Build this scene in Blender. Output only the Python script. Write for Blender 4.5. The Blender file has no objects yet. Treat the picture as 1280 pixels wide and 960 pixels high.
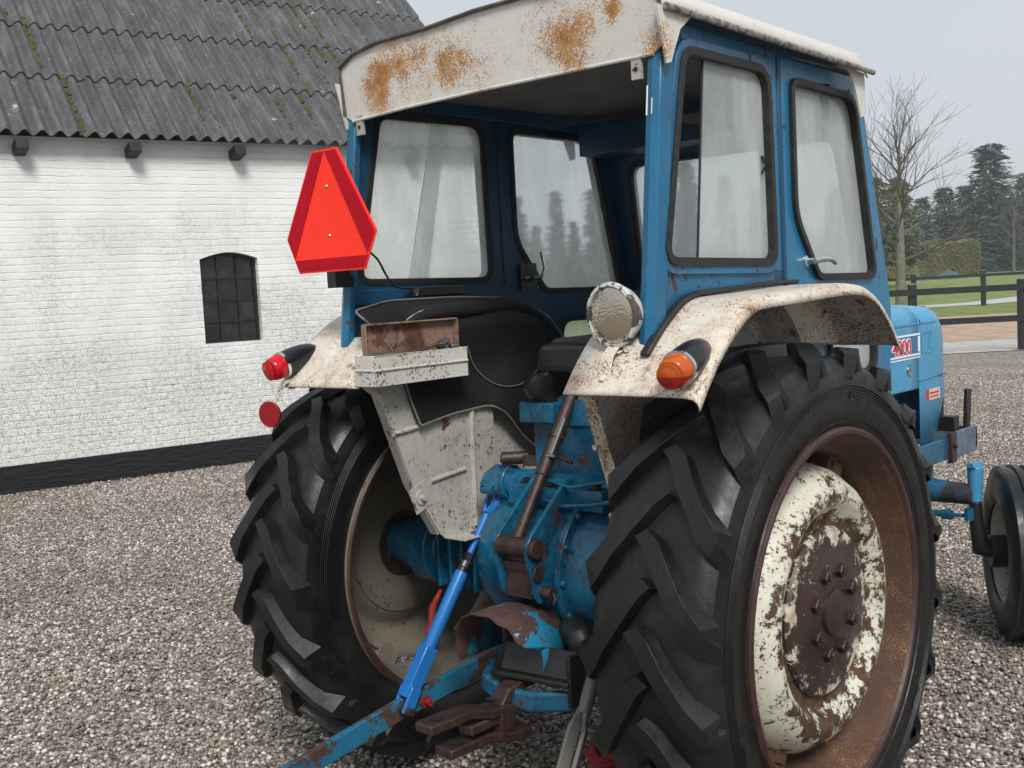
import bpy, math, random
import numpy as np
from mathutils import Vector, Matrix
from mathutils.geometry import tessellate_polygon
random.seed(7); rng = np.random.default_rng(7)
R = math.radians
S = bpy.context.scene
COL = S.collection
# ------------------------------------------------------------------ camera
CAM = Vector((2.1824, -2.7086, 1.6224)); YAW, PIT, ROL, FPX = .7307, .0831, -.0534, 1399.3
fw = Vector((-math.sin(YAW)*math.cos(PIT), math.cos(YAW)*math.cos(PIT), -math.sin(PIT)))
rt = Vector((math.cos(YAW), math.sin(YAW), 0)); up = rt.cross(fw)
r2 = rt*math.cos(ROL)+up*math.sin(ROL); u2 = -rt*math.sin(ROL)+up*math.cos(ROL)
cd = bpy.data.cameras.new('camera'); cam = bpy.data.objects.new('camera', cd); COL.objects.link(cam)
cd.sensor_width = 36; cd.lens = 36*FPX/1280; cd.clip_start = .05; cd.clip_end = 3000
M = Matrix((r2, u2, -fw)).transposed().to_4x4(); M.translation = CAM; cam.matrix_world = M
S.camera = cam
# ------------------------------------------------------------------ world + sun
SUN_DIR = Vector((.74, -.60, .95)).normalized()
w = bpy.data.worlds.new('World'); S.world = w; w.use_nodes = True
nt = w.node_tree; N = nt.nodes; L = nt.links
for n in list(N): N.remove(n)
sky = N.new('ShaderNodeTexSky'); sky.sky_type = 'NISHITA'; sky.sun_disc = False
sky.sun_elevation = math.asin(SUN_DIR.z); sky.sun_rotation = math.atan2(SUN_DIR.x, SUN_DIR.y)
sky.air_density = 1.5; sky.dust_density = 4
hs = N.new('ShaderNodeHueSaturation'); hs.inputs['Saturation'].default_value = .35; hs.inputs['Value'].default_value = 1.0
L.new(sky.outputs[0], hs.inputs['Color'])
tc = N.new('ShaderNodeTexCoord'); mp = N.new('ShaderNodeMapping'); mp.inputs['Scale'].default_value = (1, 1, 3.0)
L.new(tc.outputs['Generated'], mp.inputs[0])
nz = N.new('ShaderNodeTexNoise'); nz.inputs['Scale'].default_value = 1.3; nz.inputs['Detail'].default_value = 5
L.new(mp.outputs[0], nz.inputs['Vector'])
cr = N.new('ShaderNodeValToRGB')
cr.color_ramp.elements[0].position = .3; cr.color_ramp.elements[0].color = (5.8, 6.45, 7.25, 1)
cr.color_ramp.elements[1].position = .72; cr.color_ramp.elements[1].color = (7.0, 7.3, 7.7, 1)
L.new(nz.outputs[0], cr.inputs[0])
mx = N.new('ShaderNodeMix'); mx.data_type = 'RGBA'; mx.inputs[0].default_value = .88
L.new(hs.outputs[0], mx.inputs[6]); L.new(cr.outputs[0], mx.inputs[7])
bg = N.new('ShaderNodeBackground'); bg.inputs[1].default_value = .083
L.new(mx.outputs[2], bg.inputs[0]); wo = N.new('ShaderNodeOutputWorld'); L.new(bg.outputs[0], wo.inputs[0])
sd = bpy.data.lights.new('sun', 'SUN'); sd.energy = 2.8; sd.angle = R(18); sd.color = (1, .975, .94)
so = bpy.data.objects.new('sun', sd); COL.objects.link(so)
so.rotation_euler = SUN_DIR.to_track_quat('Z', 'Y').to_euler(); so.location = (5, -5, 8)
S.view_settings.view_transform = 'Standard'; S.view_settings.look = 'None'
S.view_settings.exposure = 0.36; S.view_settings.gamma = 1
S.view_settings.use_curve_mapping = False

# ------------------------------------------------------------------ material helpers
def newmat(name):
    m = bpy.data.materials.new(name); m.use_nodes = True
    b = m.node_tree.nodes['Principled BSDF']
    return m, m.node_tree, b
def nd(t, kind, **kw):
    n = t.nodes.new(kind)
    for k, v in kw.items(): setattr(n, k, v)
    return n
def noise(t, vec, scale, detail=6, rough=.6, dist=0):
    n = t.nodes.new('ShaderNodeTexNoise'); n.inputs['Scale'].default_value = scale
    n.inputs['Detail'].default_value = detail; n.inputs['Roughness'].default_value = rough
    n.inputs['Distortion'].default_value = dist
    if vec is not None: t.links.new(vec, n.inputs['Vector'])
    return n.outputs[0]
def thr(t, v, lo, hi):
    n = t.nodes.new('ShaderNodeMapRange'); n.inputs[1].default_value = lo; n.inputs[2].default_value = hi
    t.links.new(v, n.inputs[0]); return n.outputs[0]
def mth(t, op, a, b=None, clamp=False):
    n = t.nodes.new('ShaderNodeMath'); n.operation = op; n.use_clamp = clamp
    for i, x in enumerate((a, b)):
        if x is None: continue
        if isinstance(x, (int, float)): n.inputs[i].default_value = x
        else: t.links.new(x, n.inputs[i])
    return n.outputs[0]
def mixc(t, f, a, b):
    n = t.nodes.new('ShaderNodeMix'); n.data_type = 'RGBA'
    for i, x in ((0, f), (6, a), (7, b)):
        if isinstance(x, (int, float)): n.inputs[i].default_value = x
        elif isinstance(x, tuple): n.inputs[i].default_value = (*x, 1) if len(x) == 3 else x
        else: t.links.new(x, n.inputs[i])
    return n.outputs[2]
def ramp(t, v, stops, interp='LINEAR'):
    n = t.nodes.new('ShaderNodeValToRGB'); e = n.color_ramp.elements; n.color_ramp.interpolation = interp
    while len(e) < len(stops): e.new(.5)
    for i, (p, c) in enumerate(stops): e[i].position = p; e[i].color = (*c, 1)
    t.links.new(v, n.inputs[0]); return n.outputs[0]
def bump(t, b, h, strength=.5, dist=.01, prev=None):
    n = t.nodes.new('ShaderNodeBump'); n.inputs['Strength'].default_value = strength
    n.inputs['Distance'].default_value = dist; t.links.new(h, n.inputs['Height'])
    if prev is not None: t.links.new(prev, n.inputs['Normal'])
    if b is not None: t.links.new(n.outputs[0], b.inputs['Normal'])
    return n.outputs[0]
def obc(t): return t.nodes.new('ShaderNodeTexCoord').outputs['Object']

def paint(name, base, var=.12, big=(9, .66, .69), speck=(60, .68, .72), rust=((.035, .016, .010), (.16, .055, .02)),
          rough=.38, dirt=.0, dirtcol=(.05, .04, .03), spots=None, rings=None, metal=0, bumpy=.25, grime=(3, .5)):
    """weathered paint: broad tone variation, big chipped patches, small chips, optional rust spots at given places"""
    m, t, b = newmat(name); v = obc(t)
    n0 = noise(t, v, 2.2, 5, .6)
    dark = tuple(c*(1-var*1.6) for c in base); lite = tuple(min(1, c*(1+var)) for c in base)
    c = ramp(t, n0, [(.3, dark), (.7, lite)])
    if dirt > 0:
        dn = thr(t, noise(t, v, grime[0], 8, .7), grime[1]-.12, grime[1]+.15)
        fine = thr(t, noise(t, v, 45, 5, .7), .3, .7)
        c = mixc(t, mth(t, 'MULTIPLY', mth(t, 'MULTIPLY', dn, fine), dirt), c, dirtcol)
    k1 = thr(t, noise(t, v, big[0], 9, .68, .4), big[1], big[2])
    k2 = thr(t, mth(t, 'ADD', mth(t, 'MULTIPLY', noise(t, v, speck[0], 4, .65), .66), mth(t, 'MULTIPLY', noise(t, v, 6, 5, .65), .34)), speck[1]*.97, speck[2]*.97)
    k = mth(t, 'MAXIMUM', k1, k2)
    if spots:
        for (p, rad, amt) in spots:
            s = nd(t, 'ShaderNodeVectorMath', operation='DISTANCE'); s.inputs[1].default_value = p
            mpn = nd(t, 'ShaderNodeMapping'); t.links.new(v, s.inputs[0])
            fall = thr(t, s.outputs['Value'], rad, 0.0)
            q = mth(t, 'SUBTRACT', mth(t, 'ADD', mth(t, 'ADD', mth(t, 'MULTIPLY', fall, amt), mth(t, 'MULTIPLY', noise(t, v, 230, 3, .8), 1.25)), mth(t, 'MULTIPLY', noise(t, v, 14, 6, .75), .75)), .69)
            k = mth(t, 'MAXIMUM', k, thr(t, q, .50, .56))
    if rings:
        sp_ = nd(t, 'ShaderNodeSeparateXYZ'); t.links.new(v, sp_.inputs[0])
        yy = mth(t, 'MULTIPLY', sp_.outputs[1], sp_.outputs[1]); zz = mth(t, 'SUBTRACT', sp_.outputs[2], .7295); zz = mth(t, 'MULTIPLY', zz, zz)
        rad = mth(t, 'SQRT', mth(t, 'ADD', yy, zz))
        for (r0, wd, amt) in rings:
            fall = thr(t, mth(t, 'ABSOLUTE', mth(t, 'SUBTRACT', rad, r0)), wd, 0.0)
            q = mth(t, 'ADD', mth(t, 'MULTIPLY', fall, amt), mth(t, 'MULTIPLY', noise(t, v, 17, 10, .78, .2), .8))
            k = mth(t, 'MAXIMUM', k, thr(t, q, .52, .545))
    rc = ramp(t, noise(t, v, 30, 5, .7), [(.35, rust[0]), (.68, rust[1])])
    c = mixc(t, k, c, rc)
    t.links.new(c, b.inputs['Base Color'])
    rr = nd(t, 'ShaderNodeMapRange'); t.links.new(k, rr.inputs[0]); rr.inputs[3].default_value = rough; rr.inputs[4].default_value = .85
    t.links.new(mth(t, 'ADD', rr.outputs[0], mth(t, 'MULTIPLY', mth(t, 'SUBTRACT', noise(t, v, 14, 4), .5), .25)), b.inputs['Roughness'])
    b.inputs['Metallic'].default_value = metal
    h = mth(t, 'SUBTRACT', mth(t, 'MULTIPLY', noise(t, v, 130, 3), .25), k)
    bump(t, b, h, bumpy, .0015)
    return m
def simple(name, col, rough=.5, metal=0, var=.15, scale=8, bmp=.0, bscale=60, **kw):
    m, t, b = newmat(name); v = obc(t)
    c = ramp(t, noise(t, v, scale, 6, .65), [(.3, tuple(x*(1-var*1.5) for x in col)), (.7, tuple(min(1, x*(1+var)) for x in col))])
    t.links.new(c, b.inputs['Base Color']); b.inputs['Roughness'].default_value = rough; b.inputs['Metallic'].default_value = metal
    if bmp: bump(t, b, noise(t, v, bscale, 5, .6), bmp, .003)
    for k, x in kw.items(): b.inputs[k.replace('_', ' ')].default_value = x
    return m

BROWN = ((.022, .012, .010), (.075, .032, .020)); ORANGE = ((.10, .035, .012), (.36, .15, .045))
M_blue = paint('cab blue paint', (.008, .125, .255), big=(6, .625, .64), speck=(30, .605, .63), rust=BROWN, rough=.32, dirt=.6, dirtcol=(.012, .035, .05))
M_blueshade = paint('shade-darkened cab blue', (.003, .055, .120), big=(7, .70, .72), speck=(38, .66, .70), rust=BROWN, rough=.45, dirt=.6, dirtcol=(.006, .010, .014))  # cab blue darkened in colour to imitate the shade inside the cab
M_hood = paint('hood blue paint', (.055, .27, .46), var=.08, big=(6, .74, .76), speck=(50, .73, .75), rust=((.03, .05, .07), (.06, .08, .09)), rough=.3, dirt=.12, dirtcol=(.04, .14, .22))
M_gear = paint('greasy blue paint', (.006, .125, .235), var=.3, big=(8, .61, .635), speck=(42, .64, .675), rust=((.018, .014, .012), (.13, .035, .018)), rough=.27, dirt=1.0, dirtcol=(.006, .007, .008), grime=(4, .46))
M_link = paint('chipped link paint', (.010, .12, .22), var=.25, big=(7, .54, .56), speck=(60, .58, .61), rust=((.022, .014, .012), (.085, .036, .022)), rough=.5)
M_lift = paint('bright blue paint', (.014, .14, .42), var=.08, big=(9, .74, .76), speck=(50, .73, .76), rust=BROWN, rough=.28)
M_fend = paint('rusty white paint', (.66, .63, .56), var=.08, big=(14, .605, .68), speck=(140, .55, .62), rust=((.06, .028, .014), (.34, .15, .05)), rough=.42, dirt=.95, dirtcol=(.34, .17, .06), grime=(7, .50), bumpy=.5)
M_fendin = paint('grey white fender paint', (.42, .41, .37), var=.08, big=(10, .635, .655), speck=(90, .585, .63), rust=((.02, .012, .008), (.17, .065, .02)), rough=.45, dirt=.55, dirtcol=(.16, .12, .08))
M_tray = paint('chipped white tray paint', (.56, .55, .50), big=(16, .63, .66), speck=(110, .575, .62), rust=((.05, .025, .015), (.20, .075, .03)), rough=.5)
M_roof = paint('white tin', (.60, .585, .54), var=.05, big=(5, .74, .77), speck=(90, .645, .68), rust=((.24, .10, .03), (.50, .26, .08)), rough=.42, dirt=.25, dirtcol=(.34, .30, .24),
               spots=[((-.42, -.345, 2.255), .12, .44), ((-.40, -.345, 2.30), .12, .44), ((-.33, -.345, 2.315), .13, .36), ((-.25, -.345, 2.32), .20, .26), ((-.13, -.345, 2.285), .11, .42), ((-.07, -.345, 2.29), .09, .36), ((-.02, -.345, 2.28), .2, .16), ((.33, -.345, 2.265), .13, .46), ((.36, -.345, 2.29), .10, .40), ((.27, -.345, 2.31), .17, .22), ((.47, -.345, 2.32), .06, .36), ((.60, -.345, 2.205), .09, .32), ((.3, -.345, 2.22), .3, .10)])
M_disc = paint('flaking white wheel paint', (.56, .555, .47), var=.10, big=(10, .56, .575), speck=(100, .575, .62), rings=[(.305, .06, .16), (.235, .06, .22)], rust=((.016, .009, .007), (.11, .05, .02)), rough=.42, dirt=.6, dirtcol=(.42, .26, .09), bumpy=.7)
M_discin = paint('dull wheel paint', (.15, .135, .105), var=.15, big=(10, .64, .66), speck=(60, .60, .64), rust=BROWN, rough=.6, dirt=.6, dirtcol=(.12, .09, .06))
M_rim = paint('rusty rim', (.050, .021, .012), var=.4, big=(9, .70, .74), speck=(260, .53, .64), rust=((.15, .07, .025), (.34, .19, .08)), rough=.75, bumpy=.7)
M_flange = simple('dark red rim edge', (.045, .018, .016), .45, var=.4, scale=20, bmp=.3)
M_hub = paint('brown hub', (.030, .015, .013), var=.3, big=(9, .66, .675), speck=(110, .63, .67), rings=[(.21, .07, .13)], rust=((.30, .22, .14), (.58, .56, .48)), rough=.40)
M_brown = simple('rusty iron', (.034, .016, .013), .5, var=.5, scale=25, bmp=.5, bscale=90)
M_pipe = paint('worn grey blue rod', (.11, .10, .09), var=.3, big=(12, .5, .6), speck=(60, .6, .65), rust=((.045, .022, .018), (.03, .14, .18)), rough=.45)
M_black = simple('black plastic', (.006, .006, .0065), .3, var=.3)
M_seal = simple('perished rubber seal', (.014, .013, .012), .6, var=.6, scale=40, bmp=.4)
M_darkiron = simple('dark oily iron', (.010, .009, .0085), .45, var=.4, scale=20, bmp=.3)
M_steel = simple('bare steel', (.42, .42, .43), .3, metal=.9, var=.2)
M_chrome = simple('chrome ring', (.7, .7, .68), .15, metal=1, var=.1)
M_ceil = simple('cab headlining', (.15, .145, .135), .8, var=.15)
M_red = simple('red plastic lens', (.62, .004, .010), .12, var=.1, Transmission_Weight=.25)
M_redrefl = simple('red reflector', (.26, .003, .010), .3, var=.1)
M_signred = simple('dark red reflective border', (.42, .0005, .012), .5, var=.10, Specular_IOR_Level=.15)
M_sign = simple('orange red fluorescent face', (1.0, .040, .020), .5, var=.04, Specular_IOR_Level=.2)
M_redcloth = simple('red cloth', (.22, .010, .008), .8, var=.4, scale=40, bmp=.6, bscale=120)
M_white = simple('white decal', (.78, .78, .76), .4, var=.05)
M_decred = simple('red decal', (.50, .02, .05), .4, var=.05)
M_decblue = simple('blue decal', (.02, .14, .30), .35, var=.1)
M_orangelens, _t, _b = newmat('orange and red lens')
_v = obc(_t); _s = nd(_t, 'ShaderNodeSeparateXYZ'); _t.links.new(_v, _s.inputs[0])
_t.links.new(mixc(_t, thr(_t, _s.outputs[2], 1.406, 1.41), (.34, .006, .006), (.55, .10, .010)), _b.inputs['Base Color'])
_b.inputs['Roughness'].default_value = .14; _b.inputs['Transmission Weight'].default_value = .2
# lamp glass
M_lampglass, _t, _b = newmat('ribbed lamp glass'); _v = obc(_t)
_b.inputs['Base Color'].default_value = (.50, .44, .35, 1); _b.inputs['Roughness'].default_value = .12; _b.inputs['Metallic'].default_value = .9
_vo = nd(_t, 'ShaderNodeTexVoronoi'); _vo.inputs['Scale'].default_value = 150; _t.links.new(_v, _vo.inputs['Vector'])
bump(_t, _b, _vo.outputs[0], .4, .0025)
# tyre rubber
M_tyre, _t, _b = newmat('tyre rubber'); _v = obc(_t)
_n = noise(_t, _v, 4, 6, .65); _c = ramp(_t, _n, [(.32, (.002, .002, .0024)), (.60, (.0045, .0045, .005)), (.8, (.016, .016, .016))])
_c = mixc(_t, thr(_t, noise(_t, _v, 140, 3, .8), .665, .72), _c, (.10, .095, .085))
_c = mixc(_t, mth(_t, 'MULTIPLY', mth(_t, 'MULTIPLY', thr(_t, noise(_t, _v, 3.2, 6, .7), .48, .70), thr(_t, noise(_t, _v, 38, 6, .8), .42, .66)), .5), _c, (.050, .046, .038))
_t.links.new(_c, _b.inputs['Base Color'])
_t.links.new(thr(_t, noise(_t, _v, 7, 5, .7), .12, 1.05), _b.inputs['Roughness'])
_b.inputs['Specular IOR Level'].default_value = .42
bump(_t, _b, mth(_t, 'ADD', noise(_t, _v, 60, 6, .7), mth(_t, 'MULTIPLY', noise(_t, _v, 9, 4), 1.5)), .28, .004)
# rubber mat with fine ribs
M_mat, _t, _b = newmat('ribbed rubber mat'); _v = obc(_t)
_w = nd(_t, 'ShaderNodeTexWave', wave_type='BANDS', bands_direction='Z'); _w.inputs['Scale'].default_value = 30; _w.inputs['Distortion'].default_value = .25
_mp = nd(_t, 'ShaderNodeMapping'); _mp.inputs['Rotation'].default_value = (R(6), 0, 0); _t.links.new(_v, _mp.inputs[0]); _t.links.new(_mp.outputs[0], _w.inputs['Vector'])
_t.links.new(mixc(_t, thr(_t, noise(_t, _v, 5, 5, .6), .45, .75), (.008, .008, .009), (.024, .023, .023)), _b.inputs['Base Color'])
_b.inputs['Roughness'].default_value = .62; _b.inputs['Specular IOR Level'].default_value = .3; bump(_t, _b, _w.outputs[0], .32, .002)
# vinyl
M_vinyl = simple('black seat vinyl', (.022, .022, .023), .35, var=.3, bmp=.6, bscale=14)
# misted glass
def glassmat(name, mist, rough, tint=(.88, .92, .91), lo=.35, hi=.7, share=.15):
    m, t, b = newmat(name); t.nodes.remove(b); out = t.nodes['Material Output']; v = obc(t)
    g = nd(t, 'ShaderNodeBsdfGlass'); g.inputs['Roughness'].default_value = rough; g.inputs['IOR'].default_value = 1.35; g.inputs['Color'].default_value = (.97, .985, .98, 1)
    tr = nd(t, 'ShaderNodeBsdfTranslucent'); tr.inputs[0].default_value = (*tint, 1)
    df = nd(t, 'ShaderNodeBsdfDiffuse'); df.inputs[0].default_value = (*[c*.8 for c in tint], 1)
    a = nd(t, 'ShaderNodeMixShader'); a.inputs[0].default_value = share; t.links.new(tr.outputs[0], a.inputs[1]); t.links.new(df.outputs[0], a.inputs[2])
    mpn = nd(t, 'ShaderNodeMapping'); mpn.inputs['Scale'].default_value = (1, 1, .35); t.links.new(v, mpn.inputs[0])
    big = thr(t, noise(t, mpn.outputs[0], 6, 6, .6), lo, hi)
    drops = thr(t, noise(t, v, 120, 3, .7), .62, .70)
    f = mth(t, 'ADD', mth(t, 'MULTIPLY', big, mist*.6), mist*.6)
    f = mth(t, 'SUBTRACT', f, mth(t, 'MULTIPLY', drops, .3), True)
    mx = nd(t, 'ShaderNodeMixShader'); t.links.new(f, mx.inputs[0]); t.links.new(g.outputs[0], mx.inputs[1]); t.links.new(a.outputs[0], mx.inputs[2])
    t.links.new(mx.outputs[0], out.inputs[0])
    return m
M_glass = glassmat('misted cab glass', .42, .03)
M_glassR = glassmat('streaky misted glass', .42, .02, share=.8)
M_glass2 = glassmat('clearer cab glass', .34, .03)
M_glass3 = glassmat('sliding glass', .44, .02, (.82, .87, .86), share=.8)

# ------------------------------------------------------------------ mesh helpers
class MB:
    def __init__(s): s.v = []; s.f = []; s.m = []
    def add(s, vs, fs, mi=0):
        o = len(s.v); s.v += [tuple(p) for p in vs]; s.f += [tuple(i+o for i in q) for q in fs]; s.m += [mi]*len(fs); return s
    def box(s, c, d, rot=None, mi=0, taper=1):
        hx, hy, hz = d[0]/2, d[1]/2, d[2]/2; vs = []
        for z in (-1, 1):
            k = 1 if z < 0 else taper
            for x, y in ((-1, -1), (1, -1), (1, 1), (-1, 1)): vs.append(Vector((x*hx*k, y*hy*k, z*hz)))
        if rot is not None:
            if not isinstance(rot, Matrix): rot = Matrix.Rotation(rot[2], 3, 'Z') @ Matrix.Rotation(rot[1], 3, 'Y') @ Matrix.Rotation(rot[0], 3, 'X')
            vs = [rot @ p for p in vs]
        c = Vector(c); return s.add([p+c for p in vs], [(3, 2, 1, 0), (4, 5, 6, 7), (0, 1, 5, 4), (1, 2, 6, 5), (2, 3, 7, 6), (3, 0, 4, 7)], mi)
    def bx(s, lo, hi, mi=0): return s.box([(a+b)/2 for a, b in zip(lo, hi)], [b-a for a, b in zip(lo, hi)], mi=mi)
    def tube(s, pts, r, n=12, cap=True, mi=0, sq=None, closed=False):
        """tube along pts; r number or list; sq=(a,b) makes a rectangular bar a wide, b thick"""
        pts = [Vector(p) for p in pts]; k = len(pts); rs = r if isinstance(r, (list, tuple)) else [r]*k
        ref = None; vs = []
        if sq: n = 4
        for i, p in enumerate(pts):
            if closed: d = (pts[(i+1) % k]-pts[i-1]).normalized()
            elif i == 0: d = (pts[1]-p).normalized()
            elif i == k-1: d = (p-pts[-2]).normalized()
            else: d = ((pts[i+1]-p).normalized()+(p-pts[i-1]).normalized()).normalized()
            if ref is None: ref = Vector((0, 0, 1)) if abs(d.z) < .9 else Vector((1, 0, 0))
            a = d.cross(ref).normalized(); b2 = a.cross(d).normalized(); ref = b2
            if sq:
                for x, y in ((-1, -1), (1, -1), (1, 1), (-1, 1)): vs.append(p+a*x*sq[0]/2+b2*y*sq[1]/2)
            else:
                for j in range(n):
                    t = 2*math.pi*j/n; vs.append(p+(a*math.cos(t)+b2*math.sin(t))*rs[i])
        fs = []
        for i in range(k if closed else k-1):
            for j in range(n):
                i2 = (i+1) % k
                fs.append((i*n+j, i*n+(j+1) % n, i2*n+(j+1) % n, i2*n+j))
        if cap and not closed: fs.append(tuple(range(n))[::-1]); fs.append(tuple((k-1)*n+j for j in range(n)))
        return s.add(vs, fs, mi)
    def lathe(s, prof, c, axis=(1, 0, 0), n=48, mi=0, close=False, cap=True):
        """prof: (distance along axis, radius)"""
        ax = Vector(axis).normalized(); ref = Vector((0, 0, 1)) if abs(ax.z) < .9 else Vector((0, 1, 0))
        a = ax.cross(ref).normalized(); b2 = ax.cross(a); c = Vector(c); vs = []
        for (x, r) in prof:
            for j in range(n):
                t = 2*math.pi*j/n; vs.append(c+ax*x+(a*math.cos(t)+b2*math.sin(t))*r)
        k = len(prof); fs = []
        for i in range(k if close else k-1):
            i2 = (i+1) % k
            for j in range(n): fs.append((i*n+j, i2*n+j, i2*n+(j+1) % n, i*n+(j+1) % n))
        if cap and not close:
            fs.append(tuple(range(n))); fs.append(tuple((k-1)*n+j for j in range(n))[::-1])
        return s.add(vs, fs, mi)
    def ext(s, loops, fn, t0, t1, mi=0):
        """loops: list of 2D polygons (outer, holes...); fn(a,b,t)->3D; extruded between t0 and t1"""
        flat = [p for lp in loops for p in lp]
        tris = tessellate_polygon([[Vector((p[0], p[1], 0)) for p in lp] for lp in loops])
        n = len(flat); vs = [fn(p[0], p[1], t0) for p in flat]+[fn(p[0], p[1], t1) for p in flat]
        fs = [tuple(t) for t in tris]+[tuple(i+n for i in reversed(t)) for t in tris]
        o = 0
        for lp in loops:
            k = len(lp)
            for i in range(k): fs.append((o+i, o+(i+1) % k, n+o+(i+1) % k, n+o+i))
            o += k
        return s.add(vs, fs, mi)
    def ribbon(s, pts, t, fn, x0, x1, mi=0):
        """thin sheet following 2D pts (offset by t along the left normal), spanning x0..x1"""
        P = [Vector(p) for p in pts]; Q = []
        for i, p in enumerate(P):
            d = (P[min(i+1, len(P)-1)]-P[max(i-1, 0)]).normalized(); Q.append(p+Vector((-d.y, d.x))*t)
        vs = []
        for p, q in zip(P, Q): vs += [fn(p.x, p.y, x0), fn(p.x, p.y, x1), fn(q.x, q.y, x1), fn(q.x, q.y, x0)]
        fs = []; k = len(P)
        for i in range(k-1):
            for j in range(4): fs.append((i*4+j, i*4+(j+1) % 4, i*4+4+(j+1) % 4, i*4+4+j))
        fs.append((0, 1, 2, 3)); fs.append(tuple((k-1)*4+j for j in (3, 2, 1, 0)))
        return s.add(vs, fs, mi)
    def nut(s, c, axis, r=.012, h=.012, mi=0): return s.lathe([(0, r), (h, r)], c, axis, 6, mi)
    def mirror(s):
        m = MB(); m.v = [(-a, b, c) for a, b, c in s.v]; m.f = [q[::-1] for q in s.f]; m.m = list(s.m); return m
    def build(s, name, mats, parent=None, smooth=True, bevel=0, ang=35, seg=2, recalc=True):
        me = bpy.data.meshes.new(name); me.from_pydata(s.v, [], s.f); me.update()
        mats = mats if isinstance(mats, (list, tuple)) else [mats]
        for x in mats: me.materials.append(x)
        if len(mats) > 1: me.polygons.foreach_set('material_index', s.m)
        if recalc:
            import bmesh
            bm = bmesh.new(); bm.from_mesh(me); bmesh.ops.remove_doubles(bm, verts=bm.verts, dist=1e-6); bmesh.ops.recalc_face_normals(bm, faces=bm.faces); bm.to_mesh(me); bm.free()
        if smooth:
            me.shade_smooth(); me.set_sharp_from_angle(angle=R(ang))
        o = bpy.data.objects.new(name, me); COL.objects.link(o)
        if parent: o.parent = parent
        if bevel:
            md = o.modifiers.new('bevel', 'BEVEL'); md.width = bevel; md.segments = seg; md.limit_method = 'ANGLE'; md.angle_limit = R(40); md.harden_normals = False
        return o
def empty(name, loc=(0, 0, 0), rot=0):
    o = bpy.data.objects.new(name, None); COL.objects.link(o); o.location = loc; o.rotation_euler = (0, 0, rot); o.empty_display_size = .2; return o
def tag(o, label=None, cat=None, group=None, kind=None):
    if label: o['label'] = label
    if cat: o['category'] = cat
    if group: o['group'] = group
    if kind: o['kind'] = kind
    return o
def copy_tree(o, parent=None):
    c = o.copy(); COL.objects.link(c)
    if parent is not None: c.parent = parent
    for ch in [x for x in o.children]: copy_tree(ch, c)
    return c
def rrect(y0, z0, y1, z1, r, n=6):
    """rounded quad; corners given as lists allow slanting: y0 may be (bottom, top)"""
    yb0, yt0 = y0 if isinstance(y0, tuple) else (y0, y0); yb1, yt1 = y1 if isinstance(y1, tuple) else (y1, y1)
    return roundpoly([(yb0, z0), (yb1, z0), (yt1, z1), (yt0, z1)], r, n)
def roundpoly(P, r, n=6):
    P = [Vector(p) for p in P]; out = []; k = len(P)
    rs = r if isinstance(r, (list, tuple)) else [r]*k
    for i in range(k):
        p, a, b = P[i], P[i-1], P[(i+1) % k]; u = (a-p).normalized(); v = (b-p).normalized(); q = rs[i]
        if q <= 0: out.append((p.x, p.y)); continue
        for j in range(n+1):
            t = j/n; c = (p+u*q)*(1-t)**2+p*2*t*(1-t)+(p+v*q)*t*t; out.append((c.x, c.y))
    return out
def grow(loop, d):
    cx = sum(p[0] for p in loop)/len(loop); cy = sum(p[1] for p in loop)/len(loop); k = len(loop); out = []
    area = sum(loop[i][0]*loop[(i+1) % k][1]-loop[(i+1) % k][0]*loop[i][1] for i in range(k)); sg = 1 if area > 0 else -1
    for i in range(k):
        a = Vector(loop[i-1]); b = Vector(loop[(i+1) % k]); t = (b-a)
        if t.length < 1e-9: t = Vector((1, 0))
        t.normalize(); out.append((loop[i][0]+t.y*d*sg, loop[i][1]-t.x*d*sg))
    return out
#@@STRUCTURE
# ------------------------------------------------------------------ ground and setting
RT = Vector((.7446, .6675, 0)); WD = Vector((-.6675, .7446, 0)); C0 = Vector((CAM.x, CAM.y, 0))
def gp(a, D, z=0): p = C0+RT*a+WD*D; return (p.x, p.y, z)
def sheet(name, rows, mat, label=None):
    """rows: list of (D, z, a0, a1)"""
    mb = MB(); vs = []; fs = []; n = 24
    for (D, z, a0, a1) in rows:
        for j in range(n+1): vs.append(gp(a0+(a1-a0)*j/n, D, z))
    for i in range(len(rows)-1):
        for j in range(n): q = i*(n+1)+j; fs.append((q, q+1, q+n+2, q+n+1))
    mb.add(vs, fs); o = mb.build(name, mat, recalc=False); tag(o, kind='structure'); return o
# gravel
PEB = [(.0, (.05, .043, .038)), (.15, (.13, .108, .088)), (.34, (.25, .205, .16)), (.52, (.35, .29, .235)), (.68, (.19, .165, .145)), (.80, (.48, .43, .37)), (.93, (.70, .66, .60))]
M_gravel, t, b = newmat('gravel'); v = obc(t)
vo = nd(t, 'ShaderNodeTexVoronoi'); vo.inputs['Scale'].default_value = 54; t.links.new(v, vo.inputs['Vector'])
sp = nd(t, 'ShaderNodeSeparateColor'); t.links.new(vo.outputs['Color'], sp.inputs[0])
c = ramp(t, sp.outputs[0], PEB, 'CONSTANT')
gap = thr(t, vo.outputs['Distance'], .5, .85)
c = mixc(t, mth(t, 'MULTIPLY', gap, .12), c, (.035, .032, .028))
c = mixc(t, mth(t, 'MULTIPLY', thr(t, noise(t, v, .55, 6, .65), .42, .68), .5), c, (.10, .082, .06))
t.links.new(c, b.inputs['Base Color']); b.inputs['Roughness'].default_value = .75
bump(t, b, mth(t, 'SUBTRACT', 1, vo.outputs['Distance']), 1.0, .012)
mb = MB(); mb.add([(-900, -900, 0), (900, -900, 0), (900, 900, 0), (-900, 900, 0)], [(0, 1, 2, 3)])
tag(mb.build('ground', M_gravel, recalc=False), kind='structure')
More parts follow.
